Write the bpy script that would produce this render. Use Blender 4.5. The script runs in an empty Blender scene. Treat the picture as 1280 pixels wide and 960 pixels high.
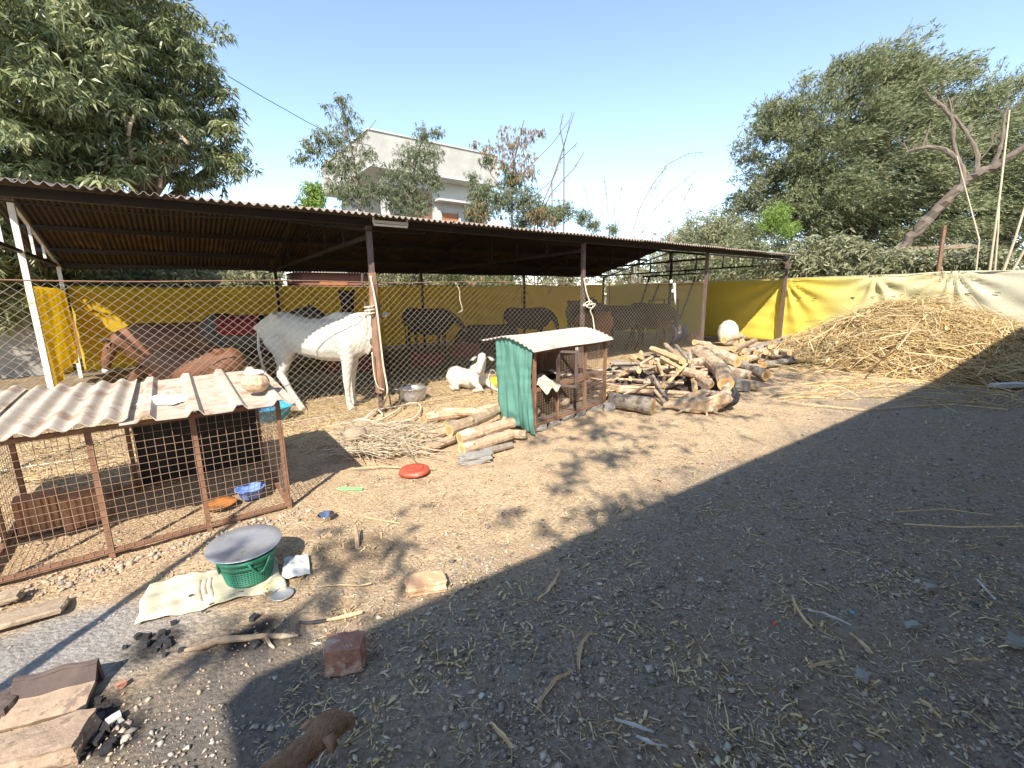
import bpy, math, random
import numpy as np
from mathutils import Vector, Matrix, Euler, noise
from math import sin, cos, pi, radians
random.seed(7); rng = np.random.default_rng(7)
scene = bpy.context.scene
col = scene.collection

# ------------------------------------------------------------------ camera
F = 561.0; CH = 1.5; TH = math.atan(0.2); ROLL = 0.0145
fw = Vector((0, cos(TH), -sin(TH))); r0 = Vector((1, 0, 0)); u0 = r0.cross(fw)
RR = cos(ROLL)*r0 - sin(ROLL)*u0; UU = sin(ROLL)*r0 + cos(ROLL)*u0
cam_d = bpy.data.cameras.new('camera'); cam = bpy.data.objects.new('camera', cam_d); col.objects.link(cam)
cam_d.sensor_width = 36; cam_d.lens = F/1280*36; cam_d.clip_start = 0.05; cam_d.clip_end = 2000
cam.matrix_world = Matrix(((RR.x, UU.x, -fw.x, 0), (RR.y, UU.y, -fw.y, 0), (RR.z, UU.z, -fw.z, CH), (0, 0, 0, 1)))
scene.camera = cam
# ------------------------------------------------------------------ sky, sun, exposure
SUN_EL = 43.0; SUN_TRAVEL = 7.0        # light travels towards azimuth 7 deg right of +Y
w = bpy.data.worlds.new('World'); scene.world = w; w.use_nodes = True
nt = w.node_tree; nt.nodes.clear()
sky = nt.nodes.new('ShaderNodeTexSky'); sky.sky_type = 'NISHITA'; sky.sun_disc = False
sky.sun_elevation = radians(SUN_EL); sky.sun_rotation = radians(180 + SUN_TRAVEL)
sky.air_density = 1.0; sky.dust_density = 0.2; sky.ozone_density = 1.3; sky.altitude = 1200
bg = nt.nodes.new('ShaderNodeBackground'); bg.inputs['Strength'].default_value = 0.15
wo = nt.nodes.new('ShaderNodeOutputWorld')
hsv = nt.nodes.new('ShaderNodeHueSaturation'); hsv.inputs['Saturation'].default_value = 0.90; hsv.inputs['Hue'].default_value = 0.495
nt.links.new(sky.outputs[0], hsv.inputs['Color']); nt.links.new(hsv.outputs[0], bg.inputs[0]); nt.links.new(bg.outputs[0], wo.inputs[0])
sd = bpy.data.lights.new('sun', 'SUN'); sd.energy = 4.3; sd.angle = radians(0.55); sd.color = (1.0, 0.93, 0.82)
sun = bpy.data.objects.new('sun', sd); col.objects.link(sun); sun.location = (0, -20, 30)
tdir = Vector((sin(radians(SUN_TRAVEL))*cos(radians(SUN_EL)), cos(radians(SUN_TRAVEL))*cos(radians(SUN_EL)), -sin(radians(SUN_EL))))
sun.rotation_euler = tdir.to_track_quat('-Z', 'Y').to_euler()
vs = scene.view_settings; vs.view_transform = 'Standard'; vs.look = 'None'; vs.exposure = 1.14; vs.gamma = 1.0; vs.use_curve_mapping = False
scene.cycles.max_bounces = 6; scene.cycles.diffuse_bounces = 4; scene.cycles.transparent_max_bounces = 8

# ------------------------------------------------------------------ coordinates
def gp(px, py, z=0.0):                 # the place at height z that the photograph shows at a pixel
    d = fw*F + RR*(px-640) + UU*(480-py)
    return Vector((0, 0, CH)) + d*((z-CH)/d.z)
AZ = radians(52.9); UV = Vector((sin(AZ), cos(AZ), 0)); VV = Vector((-UV.y, UV.x, 0)); OO = Vector((1.26, 8.0, 0))
SHED_ROT = math.atan2(UV.y, UV.x)
def L(s, n, z=0.0): return OO + UV*s + VV*n + Vector((0, 0, z))     # the yard's own axes: s along the shed, n towards its back
def ray_n(px, py, n):
    d = fw*F + RR*(px-640) + UU*(480-py); c = Vector((0, 0, CH))
    return c + d*(((OO-c).dot(VV)+n)/d.dot(VV))
def ray_s(px, py, s):
    d = fw*F + RR*(px-640) + UU*(480-py); c = Vector((0, 0, CH))
    return c + d*(((OO-c).dot(UV)+s)/d.dot(UV))
def ray_d(px, py, dist):
    d = (fw*F + RR*(px-640) + UU*(480-py)); return Vector((0, 0, CH)) + d*(dist/math.hypot(d.x, d.y))

# ------------------------------------------------------------------ mesh helper
class MB:
    def __init__(self): self.v = []; self.f = []; self.m = []; self.mi = 0
    def add(self, vs_, fs):
        b = len(self.v); self.v += [tuple(p) for p in vs_]; self.f += [tuple(i+b for i in f) for f in fs]; self.m += [self.mi]*len(fs); return self
    def box(self, c, s, rot=None, jit=0.0):
        c = Vector(c); hs = Vector(s)/2; pts = []
        for z in (-1, 1):
            for y in (-1, 1):
                for x in (-1, 1):
                    p = Vector((x*hs.x, y*hs.y, z*hs.z))
                    if jit: p += Vector([random.uniform(-jit, jit) for _ in range(3)])
                    if rot is not None: p = rot @ p
                    pts.append(c+p)
        return self.add(pts, [(0,2,3,1),(4,5,7,6),(0,1,5,4),(2,6,7,3),(0,4,6,2),(1,3,7,5)])
    def bar(self, p0, p1, wd, ht=None, up=Vector((0,0,1))):
        ht = ht or wd; p0 = Vector(p0); p1 = Vector(p1); t = (p1-p0)
        ln = t.length; t.normalize()
        if abs(t.dot(up)) > 0.98: up = UV
        x = t.cross(up).normalized(); y = x.cross(t).normalized()
        R = Matrix((x, t, y)).transposed()
        return self.box((p0+p1)/2, (wd, ln, ht), R)
    def tube(self, pts, rad, seg=6, caps=True, wob=0.0, flat=1.0):
        pts = [Vector(p) for p in pts]; n = len(pts)
        if not hasattr(rad, '__len__'): rad = [rad]*n
        t0 = (pts[1]-pts[0]).normalized(); a = Vector((0,0,1)) if abs(t0.z) < .9 else Vector((1,0,0))
        x = t0.cross(a).normalized(); V = []; Fc = []
        for i, p in enumerate(pts):
            t = (pts[min(i+1, n-1)]-pts[max(i-1, 0)])
            if t.length < 1e-9: t = t0.copy()
            t.normalize(); x = (x - t*x.dot(t))
            if x.length < 1e-6: x = t.orthogonal()
            x.normalize(); y = t.cross(x)
            for k in range(seg):
                an = 2*pi*k/seg; r = rad[i]*(1+random.uniform(-wob, wob))
                V.append(p + x*cos(an)*r + y*sin(an)*r*flat)
        for i in range(n-1):
            for k in range(seg):
                k2 = (k+1) % seg; Fc.append((i*seg+k, i*seg+k2, (i+1)*seg+k2, (i+1)*seg+k))
        if caps: Fc.append(tuple(reversed(range(seg)))); Fc.append(tuple(range((n-1)*seg, n*seg)))
        return self.add(V, Fc)
    def loft(self, st, seg=12):        # st: (x,y,z,halfwidth,halfheight)
        P = [Vector(s[:3]) for s in st]; n = len(P); V = []; Fc = []
        for i, s in enumerate(st):
            t = (P[min(i+1, n-1)]-P[max(i-1, 0)]).normalized()
            side = t.cross(Vector((0,0,1)))
            if side.length < .15: side = Vector((0,1,0))
            side.normalize(); up = side.cross(t).normalized()
            for k in range(seg):
                an = 2*pi*k/seg; V.append(P[i] + side*cos(an)*s[3] + up*sin(an)*s[4])
        for i in range(n-1):
            for k in range(seg):
                k2 = (k+1) % seg; Fc.append((i*seg+k, i*seg+k2, (i+1)*seg+k2, (i+1)*seg+k))
        Fc.append(tuple(reversed(range(seg)))); Fc.append(tuple(range((n-1)*seg, n*seg)))
        return self.add(V, Fc)
    def lathe(self, c, prof, seg=32, ax=None, sc=(1, 1)):  # prof (r,z)
        c = Vector(c); V = []; Fc = []; m = len(prof)
        for r, z in prof:
            for k in range(seg):
                an = 2*pi*k/seg; p = Vector((r*cos(an)*sc[0], r*sin(an)*sc[1], z))
                if ax is not None: p = ax @ p
                V.append(c+p)
        for i in range(m-1):
            for k in range(seg):
                k2 = (k+1) % seg; Fc.append((i*seg+k, i*seg+k2, (i+1)*seg+k2, (i+1)*seg+k))
        if prof[0][0] > 1e-4: Fc.append(tuple(reversed(range(seg))))
        if prof[-1][0] > 1e-4: Fc.append(tuple(range((m-1)*seg, m*seg)))
        return self.add(V, Fc)
    def grid(self, fn, nu, nv, thick=0.0):        # fn(a,b) -> point ; thick gives a second skin
        V = []; Fc = []
        for j in range(nv+1):
            for i in range(nu+1): V.append(Vector(fn(i/nu, j/nv)))
        q = lambda i, j: j*(nu+1)+i
        for j in range(nv):
            for i in range(nu): Fc.append((q(i,j), q(i+1,j), q(i+1,j+1), q(i,j+1)))
        if thick:
            N = len(V); nrm = [Vector((0,0,0)) for _ in V]
            for f in Fc:
                nn = (V[f[1]]-V[f[0]]).cross(V[f[3]]-V[f[0]])
                for k in f: nrm[k] += nn
            V2 = [V[k]-nrm[k].normalized()*thick if nrm[k].length > 0 else V[k].copy() for k in range(N)]
            Fc2 = [tuple(reversed([k+N for k in f])) for f in Fc]
            ring = [q(i,0) for i in range(nu)]+[q(nu,j) for j in range(nv)]+[q(i,nv) for i in range(nu,0,-1)]+[q(0,j) for j in range(nv,0,-1)]
            m = len(ring); side = [(ring[k], ring[k]+N, ring[(k+1)%m]+N, ring[(k+1)%m]) for k in range(m)]
            V += V2; Fc += Fc2+side
        return self.add(V, Fc)
    def build(self, name, mat, parent=None, smooth=False, loc=None):
        me = bpy.data.meshes.new(name)
        if parent is not None: org = Vector(parent.location) if loc is None else Vector(loc)
        elif loc is not None: org = Vector(loc)
        else:
            a = np.array(self.v); org = Vector(((a[:,0].min()+a[:,0].max())/2, (a[:,1].min()+a[:,1].max())/2, a[:,2].min()))
        a = np.array(self.v, dtype=float) - np.array(org)[None, :]
        me.from_pydata(a.tolist(), [], self.f)
        mats = mat if isinstance(mat, (list, tuple)) else [mat]
        for m_ in mats: me.materials.append(m_)
        if len(mats) > 1: me.polygons.foreach_set('material_index', self.m)
        if smooth: me.polygons.foreach_set('use_smooth', [True]*len(me.polygons))
        me.update()
        o = bpy.data.objects.new(name, me); col.objects.link(o)
        if parent is not None: o.parent = parent
        else: o.location = org
        return o
def np_mesh(name, V, Fq, mat, parent=None, smooth=False):
    """V (n,3), Fq (m,k) all faces with k corners"""
    me = bpy.data.meshes.new(name); V = np.asarray(V, dtype=np.float32); Fq = np.asarray(Fq, dtype=np.int32)
    org = np.array(parent.location if parent is not None else (0,0,0), dtype=np.float32)
    m, k = Fq.shape
    me.vertices.add(len(V)); me.vertices.foreach_set('co', (V-org).ravel())
    me.loops.add(m*k); me.loops.foreach_set('vertex_index', Fq.ravel())
    me.polygons.add(m); me.polygons.foreach_set('loop_start', np.arange(0, m*k, k, dtype=np.int32))
    me.polygons.foreach_set('loop_total', np.full(m, k, dtype=np.int32))
    if smooth: me.polygons.foreach_set('use_smooth', np.ones(m, dtype=bool))
    me.update(calc_edges=True); me.validate()
    me.materials.append(mat)
    o = bpy.data.objects.new(name, me); col.objects.link(o)
    if parent is not None: o.parent = parent
    return o
def root(name, loc, label, cat, group=None):
    o = bpy.data.objects.new(name, None); col.objects.link(o); o.location = loc; o.empty_display_size = .2
    return tag(o, label, cat, group)
def tag(o, label=None, cat=None, group=None, kind=None):
    if label: o['label'] = label
    if cat: o['category'] = cat
    if group: o['group'] = group
    if kind: o['kind'] = kind
    return o
def fuse(mb, name, mat, voxel, parent=None, smooth_it=4, loc=None):
    if parent is not None and loc is None: loc = tuple(parent.location)
    tmp = mb.build('tmp', mat, None, loc=(0,0,0) if loc is None else loc)
    m = tmp.modifiers.new('r', 'REMESH'); m.mode = 'VOXEL'; m.voxel_size = voxel; m.use_smooth_shade = True
    s = tmp.modifiers.new('s', 'SMOOTH'); s.iterations = smooth_it; s.factor = 0.5
    dg = bpy.context.evaluated_depsgraph_get(); dg.update()
    me = bpy.data.meshes.new_from_object(tmp.evaluated_get(dg)); me.name = name
    bpy.data.objects.remove(tmp)
    if not me.materials: me.materials.append(mat)
    me.polygons.foreach_set('use_smooth', [True]*len(me.polygons))
    o = bpy.data.objects.new(name, me); col.objects.link(o)
    if parent is not None: o.parent = parent
    return o
def vnoise(x, y, cell, seed):
    r = np.random.default_rng(seed).random((64, 64)); x = x/cell; y = y/cell
    xi = np.floor(x).astype(int); yi = np.floor(y).astype(int); fx = x-xi; fy = y-yi
    fx = fx*fx*(3-2*fx); fy = fy*fy*(3-2*fy)
    g = lambda a, b: r[a % 64, b % 64]
    return (g(xi,yi)*(1-fx)+g(xi+1,yi)*fx)*(1-fy)+(g(xi,yi+1)*(1-fx)+g(xi+1,yi+1)*fx)*fy - .5

# ------------------------------------------------------------------ materials
class NT:
    def __init__(self, name):
        self.mat = bpy.data.materials.new(name); self.mat.use_nodes = True; self.t = self.mat.node_tree
        self.b = self.t.nodes['Principled BSDF']
    def n(self, typ, ins=None, **props):
        nd = self.t.nodes.new('ShaderNode'+typ)
        for k, v in props.items(): setattr(nd, k, v)
        for k, v in (ins or {}).items(): self.put(nd.inputs[k], v)
        return nd
    def put(self, sock, v):
        if isinstance(v, bpy.types.NodeSocket): self.t.links.new(v, sock)
        elif isinstance(v, bpy.types.Node): self.t.links.new(v.outputs[0], sock)
        else: sock.default_value = v
    def coord(self, which='Object', scale=(1,1,1), rot=(0,0,0)):
        tc = self.n('TexCoord'); mp = self.n('Mapping', {'Vector': tc.outputs[which], 'Scale': scale, 'Rotation': rot}); return mp.outputs[0]
    def noise(self, vec, scale, detail=5, rough=.6, dist=0.0):
        return self.n('TexNoise', {'Vector': vec, 'Scale': scale, 'Detail': detail, 'Roughness': rough, 'Distortion': dist}).outputs[0]
    def ramp(self, fac, stops):
        r = self.n('ValToRGB', {'Fac': fac}); e = r.color_ramp.elements
        while len(e) < len(stops): e.new(.5)
        for i, (p, c) in enumerate(stops): e[i].position = p; e[i].color = (*c, 1) if len(c) == 3 else c
        return r.outputs[0]
    def mix(self, a, b, fac, mode='MIX'):
        nd = self.n('Mix', data_type='RGBA', blend_type=mode); self.put(nd.inputs[0], fac)
        for s, v in ((6, a), (7, b)): self.put(nd.inputs[s], (*v, 1) if isinstance(v, tuple) and len(v) == 3 else v)
        return nd.outputs[2]
    def math(self, op, a, b=0.0, c=0.0, clamp=False):
        nd = self.n('Math', operation=op, use_clamp=clamp)
        self.put(nd.inputs[0], a); self.put(nd.inputs[1], b)
        if op in ('MULTIPLY_ADD',): self.put(nd.inputs[2], c)
        return nd.outputs[0]
    def ss(self, x, lo, hi):
        nd = self.n('MapRange', {'From Min': lo, 'From Max': hi}, interpolation_type='SMOOTHSTEP'); self.put(nd.inputs[0], x); return nd.outputs[0]
    def bump(self, h, strength=.4, dist=.01):
        self.put(self.b.inputs['Normal'], self.n('Bump', {'Height': h, 'Strength': strength, 'Distance': dist}).outputs[0])
    def done(self, colr=None, rough=None, metal=None, spec=None):
        if colr is not None: self.put(self.b.inputs['Base Color'], (*colr, 1) if isinstance(colr, tuple) and len(colr) == 3 else colr)
        if rough is not None: self.put(self.b.inputs['Roughness'], rough)
        if metal is not None: self.put(self.b.inputs['Metallic'], metal)
        if spec is not None: self.put(self.b.inputs['Specular IOR Level'], spec)
        return self.mat
def mk(name, c1, c2=None, scale=6, rough=.75, bump=.3, bscale=40, bdist=.004, metal=0, stretch=(1,1,1), rnd=0.0, c3=None, t3=.62, spec=None, s3=None):
    t = NT(name); v = t.coord('Object', stretch)
    c2 = c2 or tuple(x*.7 for x in c1)
    cc = t.ramp(t.noise(v, scale), [(.3, c1), (.7, c2)])
    if c3: cc = t.mix(cc, c3, t.ss(t.noise(v, s3 or scale*.6, 8, .7, .3), t3-.05, t3+.05))
    if rnd:
        oi = t.n('ObjectInfo'); k = t.math('MULTIPLY_ADD', oi.outputs['Random'], rnd*2, 1-rnd)
        hs = t.n('HueSaturation', {'Color': cc, 'Value': k}); cc = hs.outputs[0]
    t.bump(t.noise(v, bscale, 6, .65), bump, bdist)
    return t.done(cc, rough, metal, spec)
def leafmat(name, cols, rough=.5, trans=.25):
    t = NT(name); g = t.n('NewGeometry'); n = len(cols)
    cc = t.ramp(g.outputs['Random Per Island'], [(i/max(1, n-1), c) for i, c in enumerate(cols)])
    t.done(cc, rough, 0, .4)
    tr = t.n('BsdfTranslucent', {'Color': cc}); mx = t.n('MixShader', {0: trans}); t.put(mx.inputs[1], t.b.outputs[0]); t.put(mx.inputs[2], tr.outputs[0])
    t.put(t.t.nodes['Material Output'].inputs[0], mx.outputs[0]); return t.mat
M = {}
def ground_mat():
    t = NT('yard_soil'); g = t.n('NewGeometry'); P = g.outputs['Position']
    n_big = t.noise(P, .55, 4, .6, .3); n_mid = t.noise(P, 3.2, 6, .65, .2); n_fine = t.noise(P, 42, 8, .82); n_vf = t.noise(P, 110, 4, .7)
    vor = t.n('TexVoronoi', {'Vector': P, 'Scale': 55.0, 'Randomness': 1.0}); vor2 = t.n('TexVoronoi', {'Vector': P, 'Scale': 24.0})
    tan_ = t.ramp(n_fine, [(.30, (.18, .115, .065)), (.42, (.40, .275, .16)), (.53, (.54, .39, .235)), (.63, (.66, .50, .32)), (.74, (.78, .63, .42))])
    tan_ = t.mix(tan_, (.34, .225, .15), t.ss(n_mid, .5, .72))
    tan_ = t.mix(tan_, (.66, .54, .36), t.math('MULTIPLY', t.ss(vor.outputs['Color'], .62, .9), .45))
    grv = t.ramp(n_fine, [(.30, (.065, .050, .037)), (.42, (.19, .147, .106)), (.52, (.30, .235, .172)), (.60, (.41, .325, .235)), (.72, (.62, .51, .38))])
    grv = t.mix(grv, (.30, .215, .14), t.ss(n_mid, .45, .75))
    grv = t.mix(grv, (.31, .27, .225), t.math('MULTIPLY', t.ss(vor2.outputs['Color'], .6, .8), .55))
    # grey stone chips take over towards the building side of the yard
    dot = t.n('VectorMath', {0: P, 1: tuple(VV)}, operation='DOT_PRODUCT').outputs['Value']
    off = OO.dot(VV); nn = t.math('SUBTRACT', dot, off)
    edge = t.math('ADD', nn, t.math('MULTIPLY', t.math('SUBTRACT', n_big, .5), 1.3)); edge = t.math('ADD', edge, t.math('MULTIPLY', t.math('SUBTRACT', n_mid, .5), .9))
    m_g = t.ss(edge, -3.35, -4.1)
    c = t.mix(tan_, grv, m_g)
    # inside the shed: trodden dung and soil
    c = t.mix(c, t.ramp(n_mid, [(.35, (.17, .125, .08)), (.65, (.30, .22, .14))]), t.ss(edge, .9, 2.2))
    def spot(cx, cy, r, soft, colour, amt=1.0, sx=1.0, sy=1.0, rot=0.0):
        nonlocal c
        mp = t.n('Mapping', {'Vector': P, 'Location': (0, 0, 0)}, vector_type='POINT')
        sb = t.n('VectorMath', {0: P, 1: (cx, cy, 0)}, operation='SUBTRACT').outputs[0]
        rt = t.n('VectorRotate', {'Vector': sb, 'Angle': rot}, rotation_type='Z_AXIS').outputs[0]
        ml = t.n('VectorMath', {0: rt, 1: (sx, sy, 0)}, operation='MULTIPLY').outputs[0]
        ln = t.n('VectorMath', {0: ml}, operation='LENGTH').outputs['Value']
        e = t.math('ADD', ln, t.math('MULTIPLY', t.math('SUBTRACT', n_mid, .5), .9*soft+.12)); e = t.math('ADD', e, t.math('MULTIPLY', t.math('SUBTRACT', n_fine, .5), .3*soft+.06))
        k = t.math('MULTIPLY', t.ss(e, r+soft*.5, r-soft*.5), amt); c = t.mix(c, colour, k)
    ash = t.ramp(n_fine, [(.3, (.17, .15, .13)), (.5, (.34, .31, .28)), (.72, (.52, .49, .45))])
    q = gp(120, 800); spot(q.x, q.y, .46, .35, ash, .8, 1.0, 1.5, -.2)
    q = gp(30, 830); spot(q.x, q.y, .35, .2, ash, .8)
    q = gp(250, 870); spot(q.x, q.y, .26, .4, ash, .25, .8, 1.6)
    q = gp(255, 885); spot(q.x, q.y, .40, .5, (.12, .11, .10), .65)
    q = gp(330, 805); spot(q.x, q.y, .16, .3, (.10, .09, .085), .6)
    for px, py, r in ((195, 803, .10), (115, 895, .11), (150, 915, .08), (300, 800, .06), (330, 780, .05)):
        q = gp(px, py); spot(q.x, q.y, r, .10, (.02, .02, .022), .9)
    q = gp(450, 690); spot(q.x, q.y, .22, .2, (.23, .16, .10), .7)
    q = gp(425, 470); spot(q.x, q.y, .9, .4, (.46, .34, .19), .8)
    h = t.math('ADD', t.math('MULTIPLY', n_fine, .6), t.math('MULTIPLY', n_vf, .25)); h = t.math('ADD', h, t.math('MULTIPLY', vor.outputs['Distance'], -.35))
    t.bump(h, 1.0, .02)
    return t.done(c, .95, 0, .15)
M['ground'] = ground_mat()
M['tarp_c'] = None
M['wire'] = mk('galvanised_wire', (.62, .54, .40), (.50, .42, .30), 20, .45, .1, metal=.25)
M['rust'] = mk('rusty_steel', (.17, .085, .05), (.27, .14, .08), 14, .8, .4, 60, c3=(.33, .18, .10), t3=.6)
M['hutchwire'] = mk('brown_hutch_wire', (.34, .23, .15), (.26, .17, .11), 14, .7, .2)
M['hutchwood'] = mk('brown_hutch_boards', (.27, .165, .105), (.19, .115, .075), 12, .8, .6, 40, stretch=(1, 1, .3), rnd=.2)
M['rustwire'] = mk('rusty_wire', (.21, .125, .08), (.31, .20, .13), 14, .7, .2)
M['steel_dk'] = mk('dark_painted_steel', (.018, .014, .013), (.03, .022, .02), 8, .6, .3, 50, c3=(.07, .04, .03), t3=.66)
M['steel_lt'] = mk('brown_primer_steel', (.10, .065, .055), (.16, .11, .095), 14, .6, .3, 50, c3=(.2, .1, .06), t3=.62)
M['white_p'] = mk('flaking_white_paint', (.78, .76, .72), (.62, .58, .52), 7, .55, .3, 50, c3=(.36, .26, .2), t3=.63)
M['sheet'] = mk('weathered_roof_sheet', (.34, .28, .23), (.26, .20, .155), 2.2, .7, .25, 30, c3=(.20, .13, .09), t3=.6)
M['sheet_under'] = mk('shade_darkened_underside', (.075, .052, .038), (.045, .032, .025), 3, .85, .25, 30, c3=(.11, .07, .045), t3=.6)  # rusty underside, colour darkened to paint in the gloom below the roof
M['sheet_tan'] = mk('dusty_cement_sheet', (.56, .47, .37), (.40, .32, .24), 9, .85, .4, 60, c3=(.34, .235, .155), t3=.56, s3=5, stretch=(1, 1, 1))
M['sheet_cream'] = mk('pale_dusty_tin', (.56, .50, .42), (.44, .37, .29), 5, .6, .2, 60, c3=(.38, .30, .22), t3=.64)
M['bark'] = mk('grey_bark', (.12, .092, .07), (.20, .155, .115), 9, .9, .9, 35, .01, stretch=(1,1,.4))
M['bark_tan'] = mk('tan_bark', (.50, .36, .23), (.30, .20, .125), 15, .85, .9, 38, .010, rnd=.25, c3=(.60, .48, .33), t3=.56, s3=9, stretch=(1, 1, 1))
M['bark_grey'] = mk('grey_log_bark', (.24, .195, .15), (.36, .30, .235), 16, .9, 1, 36, .012, rnd=.2, c3=(.13, .10, .075), t3=.56, s3=10)
M['heart'] = mk('heartwood', (.42, .23, .10), (.55, .33, .15), 30, .8, .5, 90, rnd=.15)
M['cut'] = mk('cut_wood_end', (.72, .48, .20), (.58, .37, .16), 26, .8, .5, 90, rnd=.12, c3=(.40, .24, .10), t3=.63)
M['timber'] = mk('brown_timber', (.30, .165, .10), (.20, .11, .07), 16, .9, .9, 40, .01, stretch=(1,1,.3), c3=(.40, .25, .17), t3=.6)
M['split'] = mk('split_wood', (.68, .49, .27), (.50, .34, .18), 16, .8, .6, 30, .006, stretch=(3,3,3), rnd=.2)
M['straw'] = leafmat('dry_straw', [(.46, .33, .15), (.64, .48, .24), (.76, .61, .35), (.54, .38, .18)], .7, .15)
M['stalk'] = leafmat('dry_stalks', [(.42, .27, .10), (.62, .43, .18), (.74, .55, .27), (.82, .66, .38), (.30, .19, .08)], .7, .12)
M['hay_core'] = mk('packed_hay', (.28, .18, .075), (.14, .085, .04), 9, .95, 1, 40, .03)
M['mango'] = leafmat('mango_leaves', [(.07, .10, .03), (.15, .18, .06), (.22, .24, .10), (.34, .34, .18), (.11, .14, .045), (.26, .27, .13)], .42, .2)
M['acacia'] = leafmat('acacia_leaves', [(.07, .10, .035), (.13, .16, .065), (.20, .215, .10), (.30, .29, .16), (.10, .125, .05), (.24, .24, .12)], .55, .25)
M['eucal'] = leafmat('thin_tree_leaves', [(.10, .13, .06), (.15, .18, .09), (.22, .23, .13), (.13, .15, .08)], .5, .3)
M['dryleaf'] = leafmat('dry_brown_leaves', [(.22, .14, .06), (.36, .20, .09), (.26, .21, .11), (.18, .13, .06)], .6, .3)
M['bush'] = leafmat('dusty_bush_leaves', [(.16, .18, .08), (.24, .25, .13), (.34, .33, .20), (.20, .20, .11)], .5, .25)
M['limegreen'] = leafmat('young_green_leaves', [(.16, .25, .04), (.22, .33, .06), (.28, .38, .10)], .5, .3)
M['bamboo'] = mk('dry_bamboo', (.52, .45, .30), (.38, .31, .20), 5, .7, .3)
M['plaster'] = mk('weathered_plaster', (.47, .45, .40), (.34, .325, .29), 1.6, .9, .3, 14, .01, c3=(.34, .31, .26), t3=.66, s3=2.2)
M['plaster2'] = mk('white_plaster', (.56, .55, .51), (.44, .43, .39), 1.5, .9, .2, 14, .01)
M['blockwall'] = mk('grey_wall', (.26, .24, .21), (.35, .32, .28), 2, .95, .5, 20, .01)
M['brickwall'] = mk('red_brown_wall', (.30, .13, .08), (.22, .10, .07), 5, .9, .4, 30)
M['doorwood'] = mk('orange_wood', (.42, .17, .07), (.34, .13, .05), 5, .6, .2)
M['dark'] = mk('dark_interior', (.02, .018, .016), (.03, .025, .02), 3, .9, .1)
M['glass'] = mk('dark_glass', (.03, .035, .04), (.02, .02, .025), 3, .15, .0)
M['brick'] = mk('red_brick', (.44, .21, .14), (.32, .14, .09), 22, .9, 1, 45, .010, c3=(.56, .38, .28), t3=.54, s3=14)
M['brick_or'] = mk('orange_brick', (.62, .38, .21), (.50, .29, .16), 16, .9, .7, 45, .008, c3=(.70, .50, .32), t3=.56, s3=12)
M['tile_br'] = mk('sooty_tile', (.28, .195, .135), (.40, .29, .20), 18, .9, .9, 40, .008, c3=(.20, .14, .10), t3=.58, s3=16)
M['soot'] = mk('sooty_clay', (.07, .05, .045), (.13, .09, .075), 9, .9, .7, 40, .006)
M['stone'] = mk('grey_stone', (.30, .28, .25), (.21, .20, .18), 8, .9, .6, 30, .01, rnd=.2)
M['stone_tan'] = mk('tan_stone', (.42, .32, .22), (.30, .22, .15), 16, .9, .9, 36, .01, c3=(.22, .16, .11), t3=.6)
M['terracotta'] = mk('terracotta_brick', (.52, .30, .18), (.43, .23, .13), 10, .9, .6, 40, .006, rnd=.1)
M['alu'] = mk('dull_aluminium', (.62, .61, .60), (.48, .47, .46), 9, .45, .2, 60, .002, metal=.7, c3=(.36, .35, .34), t3=.62)
M['steelcup'] = mk('stainless_steel', (.66, .66, .67), (.58, .58, .6), 6, .22, .1, metal=1.0)
M['green_pl'] = mk('green_plastic', (.02, .17, .10), (.035, .22, .135), 8, .5, .1, c3=(.12, .20, .13), t3=.62)
M['green_cl'] = mk('sea_green_cloth', (.075, .19, .145), (.10, .24, .185), 5, .8, .35, 60, .004)
M['lime_pl'] = mk('lime_plastic', (.25, .70, .25), (.3, .75, .3), 8, .45, .1)
M['blue_pl'] = mk('light_blue_plastic', (.06, .42, .72), (.04, .34, .62), 8, .4, .1)
M['blue_dk'] = mk('blue_drum_plastic', (.03, .10, .28), (.05, .13, .32), 8, .45, .1)
M['blue_bowl'] = mk('cornflower_plastic', (.14, .25, .62), (.18, .30, .66), 8, .4, .1)
M['red_pl'] = mk('red_plastic', (.58, .10, .05), (.50, .07, .04), 8, .5, .2, c3=(.62, .25, .18), t3=.6)
M['red_dk'] = mk('maroon_trough_paint', (.22, .035, .03), (.28, .06, .05), 5, .6, .2)
M['orange_pl'] = mk('orange_plastic', (.60, .22, .05), (.48, .18, .05), 8, .5, .2, c3=(.28, .14, .06), t3=.52)
M['yellow_pl'] = mk('yellow_plastic', (.82, .60, .02), (.72, .50, .02), 8, .5, .2)
M['sack'] = mk('white_woven_sack', (.60, .57, .50), (.50, .47, .39), 6, .8, .35, 60, .006)
M['sack_mat'] = mk('dirty_woven_mat', (.60, .56, .42), (.46, .41, .29), 9, .85, .3, 70, .004, c3=(.74, .66, .34), t3=.6)
M['grain'] = mk('popped_grain', (.66, .50, .34), (.36, .22, .12), 45, .8, .8, 70, .01)
M['paper'] = mk('crumpled_paper', (.72, .70, .66), (.50, .50, .48), 22, .8, .3)
M['plasticbag'] = mk('white_film', (.80, .80, .78), (.70, .70, .68), 8, .4, .3)
M['rope'] = mk('pale_rope', (.72, .62, .46), (.58, .48, .34), 30, .9, .6, 120, .003)
M['cloth_w'] = mk('cream_cloth', (.56, .50, .39), (.42, .36, .27), 6, .9, .4, 30)
M['cow_w'] = mk('white_hide', (.70, .64, .54), (.60, .54, .45), 3, .75, .25, 50, .006, c3=(.50, .42, .34), t3=.66)
M['cow_b'] = mk('brown_hide', (.17, .062, .024), (.105, .04, .018), 3, .7, .25, 50)
M['cow_tan'] = mk('orange_brown_hide', (.27, .11, .045), (.19, .075, .03), 3, .7, .25, 50)
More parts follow.
